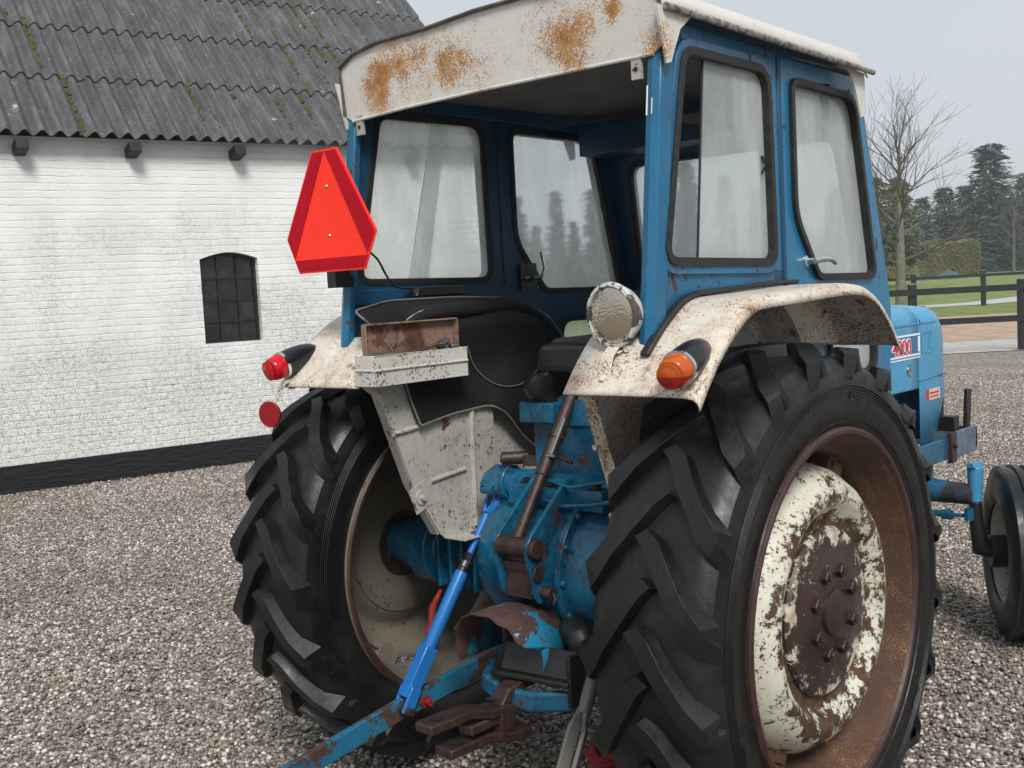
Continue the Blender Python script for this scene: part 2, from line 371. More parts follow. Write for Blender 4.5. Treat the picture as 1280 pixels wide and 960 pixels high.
# concrete kerb strip, sand, grass, path
M_conc = simple('pale concrete', (.40, .385, .36), .85, var=.2, scale=3, bmp=.3)
M_sand, t, b = newmat('arena sand'); v = obc(t)
c = ramp(t, noise(t, v, 1.6, 8, .7), [(.3, (.22, .145, .095)), (.5, (.40, .28, .20)), (.7, (.50, .37, .27))])
c = mixc(t, thr(t, noise(t, v, 5, 6, .75), .62, .68), c, (.12, .075, .05))
t.links.new(c, b.inputs['Base Color']); b.inputs['Roughness'].default_value = .9; bump(t, b, noise(t, v, 6, 8, .75), .8, .05)
M_grass, t, b = newmat('lawn'); v = obc(t)
c = ramp(t, noise(t, v, 1.2, 9, .75), [(.3, (.075, .11, .022)), (.52, (.18, .23, .045)), (.72, (.33, .33, .10))])
t.links.new(c, b.inputs['Base Color']); b.inputs['Roughness'].default_value = .9; bump(t, b, noise(t, v, 9, 8, .8), 1, .08)
sheet('kerb_strip', [(20.9, .012, -2, 45), (24.2, .012, -2, 45)], M_conc)
sheet('sand_ground', [(24.2, .016, -8, 60), (36.8, .016, -8, 60)], M_sand)
sheet('grass_ground', [(36.8, .02, -90, 160), (48, .02, -90, 160), (62, .25, -90, 160), (80, .75, -90, 160), (100, 1.0, -90, 160), (900, 1.0, -900, 900)], M_grass)
M_path = simple('pale path', (.42, .42, .42), .8, var=.12, scale=2)
mb = MB(); k = 12; vs = []
for j in range(k+1):
    a = 4+j*3.2; D0 = 45.6+1.2*max(0, (a-19))*.62; vs += [gp(a, D0, .03), gp(a, D0+2.6+.12*max(0, a-19), .035+.02*max(0, D0-46))]
mb.add(vs, [(2*j, 2*j+2, 2*j+3, 2*j+1) for j in range(k)]); tag(mb.build('path', M_path, recalc=False), kind='structure')

# loose pebbles near the camera
M_peb, t, b = newmat('pebble'); oi = nd(t, 'ShaderNodeObjectInfo'); v = obc(t)
c = ramp(t, oi.outputs['Random'], PEB, 'LINEAR')
c = mixc(t, mth(t, 'MULTIPLY', noise(t, v, 80, 4), .35), c, (.10, .085, .07))
c = mixc(t, mth(t, 'MULTIPLY', thr(t, noise(t, oi.outputs['Location'], .55, 6, .65), .42, .68), .5), c, (.13, .105, .075))
t.links.new(c, b.inputs['Base Color']); b.inputs['Roughness'].default_value = .5
pcol = bpy.data.collections.new('pebble_shapes')
import bmesh
pebs = []
for i in range(5):
    bm = bmesh.new(); bmesh.ops.create_icosphere(bm, subdivisions=2 if i < 2 else 1, radius=.0088)
    ax = (random.uniform(.9, 1.35), random.uniform(.75, 1.05), random.uniform(.5, .8))
    for vv in bm.verts:
        vv.co = Vector((vv.co.x*ax[0], vv.co.y*ax[1], vv.co.z*ax[2]))*random.uniform(.9, 1.1)
    me = bpy.data.meshes.new('pebble'); bm.to_mesh(me); bm.free(); me.materials.append(M_peb); me.shade_smooth()
    o = bpy.data.objects.new('pebble', me); pcol.objects.link(o)
mb = MB()
WP0 = Vector((-8.1224, 1.6913, 0)); WDIR = Vector((.23845, .97115, 0)).normalized(); WN = Vector((-.97115, .23845, 0)).normalized()
near = [(-8.45, .3), (-6.6, 7.5), gp(1.0, 13)[:2], gp(4.0, 16.5)[:2], gp(8.2, 16.5)[:2], gp(6.0, 9)[:2], (2.6, 5.6), (2.6, .9), (.2, -1.6), (-2.6, -1.9)]
mb.ext([[(p[0], p[1]) for p in near]], lambda a, b_, tt: Vector((a, b_, .004)), 0, 1) if False else None
tri = tessellate_polygon([[Vector((*p, 0)) for p in near]])
mb.add([(p[0], p[1], .004) for p in near], [tuple(q) for q in tri])
pe = mb.build('gravel_stones', M_gravel, recalc=False, smooth=False); tag(pe, 'loose grey, white and brown gravel stones covering the yard', 'gravel', kind='stuff')
if pe.data.polygons[0].normal.z < 0: pe.data.flip_normals()
ng = bpy.data.node_groups.new('scatter', 'GeometryNodeTree')
ng.interface.new_socket('Geometry', in_out='INPUT', socket_type='NodeSocketGeometry'); ng.interface.new_socket('Geometry', in_out='OUTPUT', socket_type='NodeSocketGeometry')
gi = ng.nodes.new('NodeGroupInput'); go = ng.nodes.new('NodeGroupOutput')
dp = ng.nodes.new('GeometryNodeDistributePointsOnFaces'); dp.inputs['Density'].default_value = 3700
ip = ng.nodes.new('GeometryNodeInstanceOnPoints'); ci = ng.nodes.new('GeometryNodeCollectionInfo'); ci.inputs[0].default_value = pcol
ci.inputs['Separate Children'].default_value = True; ip.inputs['Pick Instance'].default_value = True
rv = ng.nodes.new('FunctionNodeRandomValue'); rv.data_type = 'FLOAT_VECTOR'; rv.inputs[0].default_value = (-.5, -.5, 0); rv.inputs[1].default_value = (.5, .5, 6.28)
rs = ng.nodes.new('FunctionNodeRandomValue'); rs.data_type = 'FLOAT'; rs.inputs[2].default_value = .55; rs.inputs[3].default_value = 1.35
pz = ng.nodes.new('GeometryNodeSetPosition'); ro = ng.nodes.new('FunctionNodeRandomValue'); ro.data_type = 'FLOAT_VECTOR'; ro.inputs[0].default_value = (0, 0, -.004); ro.inputs[1].default_value = (0, 0, .009)
gl = ng.links
gl.new(gi.outputs[0], dp.inputs[0]); gl.new(dp.outputs[0], pz.inputs[0]); gl.new(ro.outputs[0], pz.inputs['Offset']); gl.new(pz.outputs[0], ip.inputs['Points'])
gl.new(ci.outputs[0], ip.inputs['Instance']); gl.new(rv.outputs[0], ip.inputs['Rotation']); gl.new(rs.outputs[1], ip.inputs['Scale']); gl.new(ip.outputs[0], go.inputs[0])
pe.modifiers.new('scatter', 'NODES').node_group = ng

mb = MB(); rl = random.Random(8)
for i in range(420):
    if i < 260: s_ = rl.uniform(.5, 7); o_ = -abs(rl.gauss(0, .22))-.06; q = WP0+WDIR*s_+WN*o_
    else: q = Vector((rl.uniform(-8, 2), rl.uniform(-1.5, 7), 0))
    if (q-WP0).dot(WN) > -.05 or (abs(q.x) < 1.1 and abs(q.y) < 1.2): continue
    r_ = rl.uniform(.010, .026); az = rl.uniform(0, 6.28); a = Vector((math.cos(az), math.sin(az), rl.uniform(-.3, .3)))*r_; b_ = Vector((-math.sin(az), math.cos(az), rl.uniform(-.3, .3)))*r_*.6; c_ = Vector((q.x, q.y, .020))
    mb.add([c_-a, c_+b_-a*.2, c_+a, c_-b_+a*.1], [(0, 1, 2, 3)])
tag(mb.build('fallen_leaves', simple('brown fallen leaf', (.22, .085, .035), .7, var=.5, scale=3), recalc=False, smooth=False), 'scattered brown and orange fallen leaves lying on the gravel along the plinth', 'leaves', kind='stuff')
# ------------------------------------------------------------------ barn
M_wall, t, b = newmat('whitewashed brick'); v = obc(t)
sx = nd(t, 'ShaderNodeSeparateXYZ'); t.links.new(v, sx.inputs[0])
cx_ = nd(t, 'ShaderNodeCombineXYZ'); t.links.new(sx.outputs[0], cx_.inputs[0]); t.links.new(sx.outputs[2], cx_.inputs[1])
wob = nd(t, 'ShaderNodeTexNoise'); wob.inputs['Scale'].default_value = 5.5; wob.inputs['Detail'].default_value = 7; t.links.new(v, wob.inputs['Vector'])
vm = nd(t, 'ShaderNodeVectorMath', operation='MULTIPLY_ADD'); t.links.new(wob.outputs[1], vm.inputs[0]); vm.inputs[1].default_value = (.09, .030, 0); t.links.new(cx_.outputs[0], vm.inputs[2])
br = nd(t, 'ShaderNodeTexBrick'); br.inputs['Scale'].default_value = 1; br.inputs['Brick Width'].default_value = .235; br.inputs['Row Height'].default_value = .068
br.inputs['Mortar Size'].default_value = .0045; br.inputs['Mortar Smooth'].default_value = .9; br.inputs['Color1'].default_value = (1, 1, 1, 1); br.inputs['Color2'].default_value = (.82, .82, .82, 1); br.inputs['Mortar'].default_value = (0, 0, 0, 1)
t.links.new(vm.outputs[0], br.inputs['Vector'])
base = ramp(t, noise(t, v, 1.4, 6, .6), [(.3, (.66, .67, .655)), (.7, (.80, .805, .79))])
mort = mth(t, 'MULTIPLY', mth(t, 'SUBTRACT', 1, br.outputs['Color']), thr(t, noise(t, v, 7, 6, .7), .40, .72))
c = mixc(t, mth(t, 'MULTIPLY', mort, .08), base, (.36, .37, .33))
# speckled lime loss: stronger lower down and around the window
low = thr(t, sx.outputs[2], 2.6, .3)
gz_ = mth(t, 'ADD', mth(t, 'MULTIPLY', noise(t, v, 1.1, 5, .65), .95), mth(t, 'MULTIPLY', low, .40))
patch = thr(t, gz_, .50, .78)
fine = thr(t, mth(t, 'ADD', noise(t, v, 95, 5, .8), mth(t, 'MULTIPLY', noise(t, v, 22, 5, .7), .35)), .675, .74)
c = mixc(t, mth(t, 'MULTIPLY', mth(t, 'MULTIPLY', patch, fine), .95), c, (.15, .155, .115))
c = mixc(t, mth(t, 'MULTIPLY', patch, .08), c, (.52, .54, .42))
t.links.new(c, b.inputs['Base Color']); b.inputs['Roughness'].default_value = .85
sv = nd(t, 'ShaderNodeSeparateXYZ'); t.links.new(vm.outputs[0], sv.inputs[0])
fr_ = mth(t, 'FRACT', mth(t, 'DIVIDE', sv.outputs[1], .068)); rl_ = thr(t, mth(t, 'MULTIPLY', mth(t, 'ABSOLUTE', mth(t, 'SUBTRACT', fr_, .5)), 2), .72, 1.0)
brv = mth(t, 'SUBTRACT', 1, br.outputs['Color'])
msk = thr(t, noise(t, v, 4, 6, .75), .36, .62)
jm = mth(t, 'SUBTRACT', 1, mth(t, 'MULTIPLY', mth(t, 'ADD', mth(t, 'MULTIPLY', rl_, .32), mth(t, 'MULTIPLY', brv, .16)), mth(t, 'ADD', msk, .12))); n1 = bump(t, None, jm, .8, .014); bump(t, b, noise(t, v, 20, 8, .75), .75, .014, n1)
M_plinth, t, b = newmat('black tarred plinth'); v = obc(t)
t.links.new(ramp(t, noise(t, v, 12, 6, .7), [(.3, (.003, .0035, .0045)), (.75, (.011, .012, .014))]), b.inputs['Base Color']); b.inputs['Roughness'].default_value = .6; b.inputs['Specular IOR Level'].default_value = .3
mpn = nd(t, 'ShaderNodeMapping'); mpn.inputs['Scale'].default_value = (1, 1, 3.5); t.links.new(v, mpn.inputs[0]); bump(t, b, noise(t, mpn.outputs[0], 9, 7, .65), .9, .03)
M_eternit, t, b = newmat('weathered fibre cement'); v = obc(t)
mpn = nd(t, 'ShaderNodeMapping'); mpn.inputs['Scale'].default_value = (1, .25, .25); t.links.new(v, mpn.inputs[0])
c = ramp(t, noise(t, mpn.outputs[0], 7, 8, .7), [(.25, (.028, .030, .033)), (.5, (.066, .068, .071)), (.75, (.145, .145, .145))])
c = mixc(t, thr(t, noise(t, v, 46, 5, .8), .58, .66), c, (.30, .305, .30))
c = mixc(t, thr(t, noise(t, v, 3.6, 8, .75), .645, .69), c, (.46, .46, .44))
c = mixc(t, mth(t, 'MULTIPLY', thr(t, noise(t, v, 30, 5, .8), .58, .66), .8), c, (.03, .032, .033))
t.links.new(c, b.inputs['Base Color']); b.inputs['Roughness'].default_value = .8; bump(t, b, noise(t, v, 50, 5, .7), .5, .006)
M_moss = simple('moss', (.062, .075, .018), .95, var=.5, scale=18, bmp=.9, bscale=60)
M_tarwood = simple('black painted timber', (.006, .0065, .0075), .55, var=.4, scale=10, bmp=.3)
M_pane, t, b = newmat('dark dusty window pane'); v = obc(t)
t.links.new(ramp(t, noise(t, v, 5, 5, .7), [(.4, (.008, .009, .010)), (.75, (.035, .036, .038))]), b.inputs['Base Color']); b.inputs['Roughness'].default_value = .12
barn = empty('barn', WP0, math.atan2(WDIR.y, WDIR.x))   # local x along wall, y into barn, z up
tag(barn, 'long whitewashed brick farm building with black plinth, corrugated grey roof and small arched window', 'barn')
X0, X1 = -8.0, 5.62
wx0, wx1, wz0, wz1 = 2.03, 2.64, 1.25, 2.10
hole = [(wx0, wz0), (wx1, wz0)]+[(wx1-(wx1-wx0)*i/10, wz1+.065*math.sin(math.pi*i/10)) for i in range(11)]
def fwall(a, z, tt): return Vector((a, tt, z))
EZ = 3.27
mb = MB(); mb.ext([[(X0, .25), (X1, .25), (X1, EZ), (X0, EZ)], hole], fwall, 0, .28)
gab = [(0.28, .25), (7.0, .25), (7.0, EZ), (3.6, EZ+3.2), (.28, EZ+.1)]
mb.ext([gab], lambda a, z, tt: Vector((tt, a, z)), X1-.28, X1)
mb.bx((X0, 6.7, .25), (X1-.28, 7.0, EZ))
mb.build('wall', M_wall, barn, smooth=False)
mb = MB(); n = 60; vs = []
mb.bx((X0, -.03, -.2), (X1+.03, .28, .262)); mb.bx((X1-.28, .28, -.2), (X1+.03, 7.0, .262)); mb.build('plinth', M_plinth, barn, bevel=.02)
# corrugated roof sheets
PITCH = math.atan2(2.545, 2.645); cp, spn = math.cos(PITCH), math.sin(PITCH)
WAVE, AMP = .153, .033; RX1 = 5.80; SH = .925
def roofp(x, s_, h): return Vector((x, -.17+s_*cp-h*spn, EZ-.03+s_*spn+h*cp))
mb = MB(); nrow = 6
for r in range(nrow):
    s0, s1 = r*SH-.0, (r+1)*SH+.12
    xx = -8.2; ncol = 0
    nx = int((RX1-xx)/WAVE*10)
    vs = []; fs = []
    for i in range(nx+1):
        x = xx+(RX1-xx)*i/nx
        wv = math.cos(2*math.pi*(x-RX1)/WAVE)*AMP
        jit = .006*math.sin(int((x+20)/1.07)*5.3+r*2.1)
        for sl, hh in ((s0+jit, .018), (s0+.5+jit, .012), (s1, -.004)):
            vs.append(roofp(x, sl, wv+hh+.03))
        for sl, hh in ((s0+jit, .009), (s1, -.012)):
            vs.append(roofp(x, sl, wv+hh+.03))
    for i in range(nx):
        a = i*5; b_ = a+5
        fs += [(a, b_, b_+1, a+1), (a+1, b_+1, b_+2, a+2), (a+3, a+4, b_+4, b_+3), (a, a+3, b_+3, b_)]
    mb.add(vs, fs)
# back slope, plain
mb.add([roofp(-8.2, nrow*SH, .05), roofp(RX1, nrow*SH, .05), (RX1, 7.3, EZ), (-8.2, 7.3, EZ)], [(0, 1, 2, 3)])
roof = mb.build('roof', M_eternit, barn, recalc=False, ang=60)
# moss clumps on the roof
def blob(mb, c, rad, sz=.5, k=7, nrm=None):
    rows = 4; vs = []; fs = []
    for i in range(rows+1):
        ph = math.pi/2*i/rows
        for j in range(k):
            th = 2*math.pi*j/k+i*.4; rr = rad*math.cos(ph)*random.uniform(.75, 1.2)
            vs.append(roofp(c[0]+rr*math.cos(th), c[1]+rr*math.sin(th)*1.3, c[2]+rad*sz*math.sin(ph)))
    for i in range(rows):
        for j in range(k): fs.append((i*k+j, i*k+(j+1) % k, (i+1)*k+(j+1) % k, (i+1)*k+j))
    mb.add(vs, fs)
mb = MB()
def valley(x): return RX1+(round((x-RX1)/WAVE-.5)+.5)*WAVE
lines = [(.98, .1, 1.0, 40), (.83, 1.1, 2.0, 34), (2.2, .35, .95, 16), (.68, 2.0, 2.9, 20), (3.1, .1, .8, 14), (3.4, .3, 1.3, 20), (3.6, .9, 2.2, 30), (3.9, .2, 2.4, 40), (4.2, .6, 3.0, 44), (4.5, .4, 3.2, 44), (4.0, 1.6, 3.0, 30), (3.3, 2.0, 2.7, 14), (4.8, .3, 3.3, 40), (5.1, .5, 3.3, 30), (2.7, .8, 1.1, 6), (3.2, 2.9, 3.6, 12)]
for (x, s0, s1, cnt) in lines:
    vx = valley(x)
    for i in range(int(cnt*1.5)):
        s_ = random.uniform(s0, s1); rad = random.uniform(.010, .036)
        blob(mb, (vx+random.gauss(0, .016), s_, .03-AMP*.6), rad, .8)
for i in range(150):
    x = random.uniform(-1, 5.7); blob(mb, (x, random.choice([.05, .95, 1.95, 1.0, 2.0, 3.0])+random.uniform(-.1, .3), .03+math.cos(2*math.pi*(x-RX1)/WAVE)*AMP), random.uniform(.006, .022), .6)
mo = mb.build('moss', M_moss, roof, recalc=False); tag(mo, kind='stuff')
for x in [-2.75, -1.7, -.66, .42, 1.43, 2.47, 3.5, 4.5]:
    mb = MB(); mb.box((x, -.095, EZ-.115), (.11, .20, .10), (R(-12), 0, 0)); mb.build('rafter_end', M_tarwood, barn, bevel=.006)
# window
frame = MB(); ins = [(a*1, z) for a, z in hole]
inner = grow(hole, -.035)
frame.ext([hole, inner], fwall, .07, .11)
for i in (1, 2):
    x = wx0+(wx1-wx0)*i/3; frame.bx((x-.011, .072, wz0+.03), (x+.011, .105, wz1+.05))
for i in (1, 2, 3):
    z = wz0+.22*i; frame.bx((wx0+.03, .0735, z-.011), (wx1-.03, .1035, z+.011))
wf = frame.build('window_frame', M_tarwood, barn, smooth=False)
mb = MB(); mb.ext([hole], fwall, .095, .10); mb.build('window_pane', M_pane, wf, smooth=False)
mb = MB(); mb.ext([grow(hole, .0)], fwall, .20, .26); mb.build('dark_backing', simple('dark interior', (.01, .01, .01), .9), wf, smooth=False)  # near-black slab standing in for the unlit room behind the pane
mb = MB(); mb.tube([(wx1+.85, -.01, 3.08), (wx1+.85, -.14, 3.08), (wx1+.85, -.14, 3.12)], .006); mb.build('wall_hook', M_darkiron, barn)
#@@BACKGROUND
# ------------------------------------------------------------------ fences
M_fence = simple('black stained fence timber', (.006, .007, .008), .55, var=.4, scale=12, bmp=.3)
M_cap = simple('weathered post top', (.14, .15, .13), .8, var=.3, scale=20)
def fence(name, posts, rails, label, pw, h, rh, cap=True):
    o = empty(name, posts[0]); p0 = Vector(posts[0])
    for p in posts:
        q = Vector(p)-p0; mb = MB(); mb.box((q.x, q.y, q.z+h/2-.1), (pw, pw, h+.2), (0, 0, R(42)), mi=0)
        if cap: mb.box((q.x, q.y, q.z+h+.012), (pw+.004, pw+.004, .025), (0, 0, R(42)), mi=1, taper=.6)
        mb.build('post', [M_fence, M_cap], o, bevel=.008, recalc=False)
    for z in rails:
        for i in range(len(posts)-1):
            a = Vector(posts[i])-p0; b_ = Vector(posts[i+1])-p0; d = (b_-a).normalized(); off = Vector((d.y, -d.x, 0))*(pw/2+.02)
            if off.dot(-WD) < 0: off = -off
            mb = MB(); mb.tube([a+Vector((0, 0, z))+off-d*.03, b_+Vector((0, 0, z))+off+d*.03], 0, sq=(.035, rh)); mb.build('rail', M_fence, o, smooth=False)
    tag(o, label, 'fence'); return o
def fp(x, y): return (x, y, 0)
fence('paddock_fence', [fp(-4.67, 19.38), fp(-6.2, 18.0), fp(-8.2, 16.3), fp(-10.2, 14.5)][::-1]+[fp(-3.0, 20.9), fp(-1.0, 22.7)], [1.19, .61], 'black two-rail paddock fence along the near edge of the sand, beside the gravel', .135, 1.33, .115)
fence('paddock_fence', [fp(-6.85, 18.2), fp(-8.4, 21.2), fp(-10.0, 24.3)], [1.15, .55], 'short black fence branching away behind the blue tractor bonnet', .13, 1.3, .10)
p1 = Vector((-13.66, 43.62, 0)); p2 = Vector((-15.76, 41.8, 0)); dd = p1-p2
fence('paddock_fence', [tuple(p1+dd*k) for k in (-5, -4, -3, -2, -1, 0, 1, 2, 3)], [1.24, .62], 'black two-rail fence on the far side of the sand, in front of the lawn', .16, 1.42, .12)
# sleeper / dark timber lying beside the tree foot
mb = MB(); mb.box((0, 0, .13), (1.9, .3, .26), (0, 0, YAW)); o = mb.build('timber_beam', M_fence, bevel=.02); o.location = (-14.3, 36.7, .02); tag(o, 'dark timber beam lying on the ground at the foot of the bare tree', 'beam')
# ------------------------------------------------------------------ vegetation
M_bark = simple('tree bark', (.15, .145, .10), .9, var=.35, scale=10, bmp=.6, bscale=30)
M_twig = simple('twig bark', (.11, .10, .082), .9, var=.3)
def leafmat(name, a, b_):
    m, t, b = newmat(name); v = obc(t)
    t.links.new(ramp(t, noise(t, v, .9, 4, .7), [(.3, a), (.7, b_)]), b.inputs['Base Color']); b.inputs['Roughness'].default_value = .75
    return m
M_spruce = leafmat('blue green spruce needles', (.035, .062, .050), (.085, .125, .105))
M_dark = leafmat('dark conifer needles', (.022, .036, .024), (.055, .075, .045))
M_pine = leafmat('olive pine needles', (.045, .060, .022), (.11, .13, .05))
M_hedge = leafmat('brown green hedge leaves', (.070, .078, .020), (.21, .175, .050))
def branch_tree(mbt, base, h, r0, seed, levels=5, spread=1.0, lean=0):
    rnd = random.Random(seed)
    def grow_b(p, d, ln, r, lv):
        n = 5 if lv < 2 else 4; pts = [p.copy()]; q = p.copy(); dd_ = d.copy(); rs_ = [r]
        kids = []
        for i in range(n):
            dd_ = (dd_+Vector((rnd.gauss(0, .10), rnd.gauss(0, .10), rnd.gauss(.04, .07)))).normalized()
            q = q+dd_*ln/n; pts.append(q.copy()); rs_.append(max(r*(1-.75*(i+1)/n), .006)); kids.append((q.copy(), dd_.copy(), rs_[-1]))
        mbt.tube(pts, rs_, n=7 if lv < 2 else (4 if lv < 3 else 3), cap=False)
        if lv >= levels: return
        m = (4, 4, 5, 4, 3)[min(lv, 4)]
        for (q, d2, rr) in kids[(0 if lv else 1):]:
            for _ in range(1 if lv < 2 else rnd.choice((1, 1, 2))):
                az = rnd.uniform(0, 6.28); perp = Vector((math.cos(az), math.sin(az), rnd.uniform(-.1, .35)))
                nd_ = (d2*rnd.uniform(.55, .9)+perp*rnd.uniform(.5, .9)*spread).normalized()
                grow_b(q, nd_, ln*rnd.uniform(.52, .78), rr*.75, lv+1)
    return grow_b
# the big bare tree (trunk then crown limbs)
bt = empty('bare_tree', (-14.95, 38.55, .02)); tag(bt, 'tall leafless deciduous tree with greenish trunk in front of the hedge', 'tree')
mb = MB(); mb.tube([(0, 0, -.1), (0, 0, .15), (0, 0, .8), (.02, 0, 2.0), (.03, .02, 3.2), (.0, .05, 4.6), (.08, .06, 5.8)], [.30, .22, .185, .17, .13, .09, .06], n=12); mb.build('trunk', M_bark, bt)
mb = MB(); rnd = random.Random(11)
for i in range(17):
    z = 1.9+4.2*(i/16)**.85; az = i*2.4+rnd.uniform(-.3, .3); el = .30+.85*(i/16)+rnd.uniform(-.1, .1); ln = (2.5-1.0*(i/16))*rnd.uniform(.85, 1.12)
    d = Vector((math.cos(az)*math.cos(el), math.sin(az)*math.cos(el), math.sin(el)))
    branch_tree(mb, None, 0, 0, 100+i, levels=3, spread=.75)(Vector((0.02, .02, z)), d, ln*1.05, .050*(1.2-.5*i/16), 1)
mb.build('crown', M_twig, bt, recalc=False)
def conifer(h, w, seed, mat, dens=1.0, droop=.25, trunkz=.06):
    rnd = random.Random(seed); T = MB(); F = MB()
    T.tube([(0, 0, -.3), (0, 0, h*.5), (0, 0, h*.98)], [h*.018, h*.011, .01], n=6)
    nl = int(h*4.2)
    for i in range(nl):
        f = i/nl; z = h*(trunkz+(1-trunkz)*f); rad = w*(1-f)**.8*rnd.uniform(.72, 1.12)+.10; nb = max(5, int(9*(1-f)+4))
        for j in range(nb):
            az = rnd.uniform(0, 6.28); rr = rad*rnd.uniform(.6, 1.08); dz = -droop*rr+rnd.uniform(-.1, .2)
            d = Vector((math.cos(az), math.sin(az), 0)); side = Vector((-d.y, d.x, 0)); st = int(max(4, rr*5*dens))
            for k in range(st):
                u = (k+.6)/st; p = d*rr*u+Vector((0, 0, z+dz*u*u+rnd.uniform(-.06, .06)))
                for _ in range(2):
                    s_ = rnd.uniform(.24, .50)*(1.15-.5*u)*(.7+.3*min(w, 2.6)); a = side*rnd.uniform(-1, 1)*s_*1.5+d*rnd.uniform(-.2, 1)*s_+Vector((0, 0, rnd.uniform(-.9, .25)*s_))
                    q = p+side*rnd.uniform(-.5, .5)*rr*.30*(1-u*.6); c_ = Vector((rnd.gauss(0, 1), rnd.gauss(0, 1), rnd.gauss(0, 1))).normalized()*s_*.33
                    F.add([q-c_, q+a*.55-c_*.2+Vector((0,0,.02)), q+a, q+a*.5+c_], [(0, 1, 2, 3)])
    return T, F
PROTO = {}
def place_conifer(kind, loc, rotz, scale, label, name, cat='tree', group='conifers beyond the paddock'):
    if kind not in PROTO:
        spec = {'spruce': (12, 3.0, 1, M_spruce, 1.0, .30), 'dark': (11, 2.6, 2, M_dark, 1.0, .2), 'slim': (10, 1.7, 3, M_dark, 1.2, .3), 'pine': (7.4, 2.6, 4, M_pine, 1.2, -.2)}[kind]
        o = empty(name, (0, 0, 0)); T, F = conifer(spec[0], spec[1], spec[2], spec[3], spec[4], spec[5], .25 if kind == 'pine' else .05)
        T.build('trunk', M_bark, o, recalc=False); F.build('crown', spec[3], o, recalc=False, smooth=False); PROTO[kind] = o; r = o
    else: r = copy_tree(PROTO[kind]); r.name = name
    r.location = loc; r.rotation_euler = (0, 0, rotz); r.scale = (scale[0], scale[0], scale[1]); tag(r, label, cat, group); return r
def pxp(x, D, z=1.0):   # a = lateral offset for image column x near the horizon, at depth D
    return gp((x-640)/FPX*D, D, z)
TREES = [('spruce', 1245, 108, 1.02, 'tallest blue-green spruce at the right edge behind the hedge, its pointed top against the sky'),
 ('spruce', 1290, 103, .74, 'spruce cut by the right edge of the picture beside the tallest spruce'),
 ('spruce', 1214, 112, .72, 'blue-green spruce just left of the tallest spruce'),
 ('dark', 1188, 106, .74, 'dark conifer between the bare tree and the spruces, above the hedge'),
 ('spruce', 1160, 100, .58, 'low blue-green spruce right behind the middle of the hedge'),
 ('dark', 1268, 100, .50, 'low dark conifer to the right of the hedge end'),
 ('spruce', 1240, 101, .42, 'small bluish spruce at the right end of the hedge'),
 ('dark', 1130, 104, .72, 'dark conifer straight behind the bare tree'),
 ('spruce', 1095, 100, .62, 'spruce next to the cab door edge behind the hedge'),
 ('dark', 1050, 108, .8, 'dark conifer seen through the rear part of the right cab door glass'),
 ('slim', 1000, 104, .9, 'slim conifer seen dimly through the right cab glass'),
 ('dark', 955, 110, .85, 'dark conifer seen through the misted right quarter window'),
 ('slim', 915, 106, 1.05, 'taller slim conifer seen through the sliding pane of the right quarter window'),
 ('dark', 868, 108, 1.1, 'conifer seen through the rear edge of the right quarter window'),
 ('spruce', 828, 112, .85, 'spruce seen beside the right rear cab post'),
 ('slim', 790, 108, .95, 'slim conifer seen through the windscreen corner'),
 ('slim', 752, 110, 1.02, 'slim conifer at the right side of the left door glass'),
 ('spruce', 770, 122, .9, 'faint spruce behind the slim one in the left door glass'),
 ('slim', 706, 106, .98, 'slim pointed conifer in the middle of the left door glass'),
 ('dark', 656, 108, .87, 'broad conifer at the left side of the left door glass'),
 ('dark', 680, 125, .7, 'low conifer between the broad and the pointed one in the left door glass'),
 ('dark', 727, 125, .72, 'low conifer between the two slim ones in the left door glass'),
 ('spruce', 625, 118, .8, 'spruce hidden partly by the barn corner, dim in the left door glass')]
for i, (k, x, D, s_, lab) in enumerate(TREES):
    place_conifer(k, pxp(x, D), i*1.3, (s_*(random.uniform(1.6, 2.0) if x > 1080 else random.uniform(1.05, 1.25)), s_), lab, 'spruce_tree' if k == 'spruce' else 'conifer_tree')
place_conifer('pine', gp(22.9, 70, .5), .4, (1.15, .93), 'olive green pine directly behind the left side of the bare tree', 'pine_tree')
place_conifer('pine', gp(25.3, 72, .5), 2.4, (.85, .95), 'olive green pine directly behind the right side of the bare tree', 'pine_tree')
mb = MB(); rnd = random.Random(21)
for i in range(9000):
    a = rnd.uniform(-12, 85); hh = 4.6+1.6*math.sin(a*.35)+1.2*math.sin(a*.93+2)+rnd.uniform(0, 2.2)*abs(math.sin(a*1.7)); hh *= .45 if a < 28 else 1; z = 1+hh*rnd.random()**.8; p = Vector(gp(a, 128+rnd.uniform(-3, 3), z))
    q = Vector((rnd.gauss(0, 1), rnd.gauss(0, 1), rnd.gauss(0, .6))).normalized()*rnd.uniform(.3, .75); c_ = q.orthogonal().normalized()*rnd.uniform(.15, .35)
    mb.add([p-q, p+c_, p+q, p-c_], [(0, 1, 2, 3)])
tag(mb.build('distant_wood', M_dark, recalc=False, smooth=False), 'dark mass of woodland far behind the hedge and the conifers', 'woodland', kind='stuff')
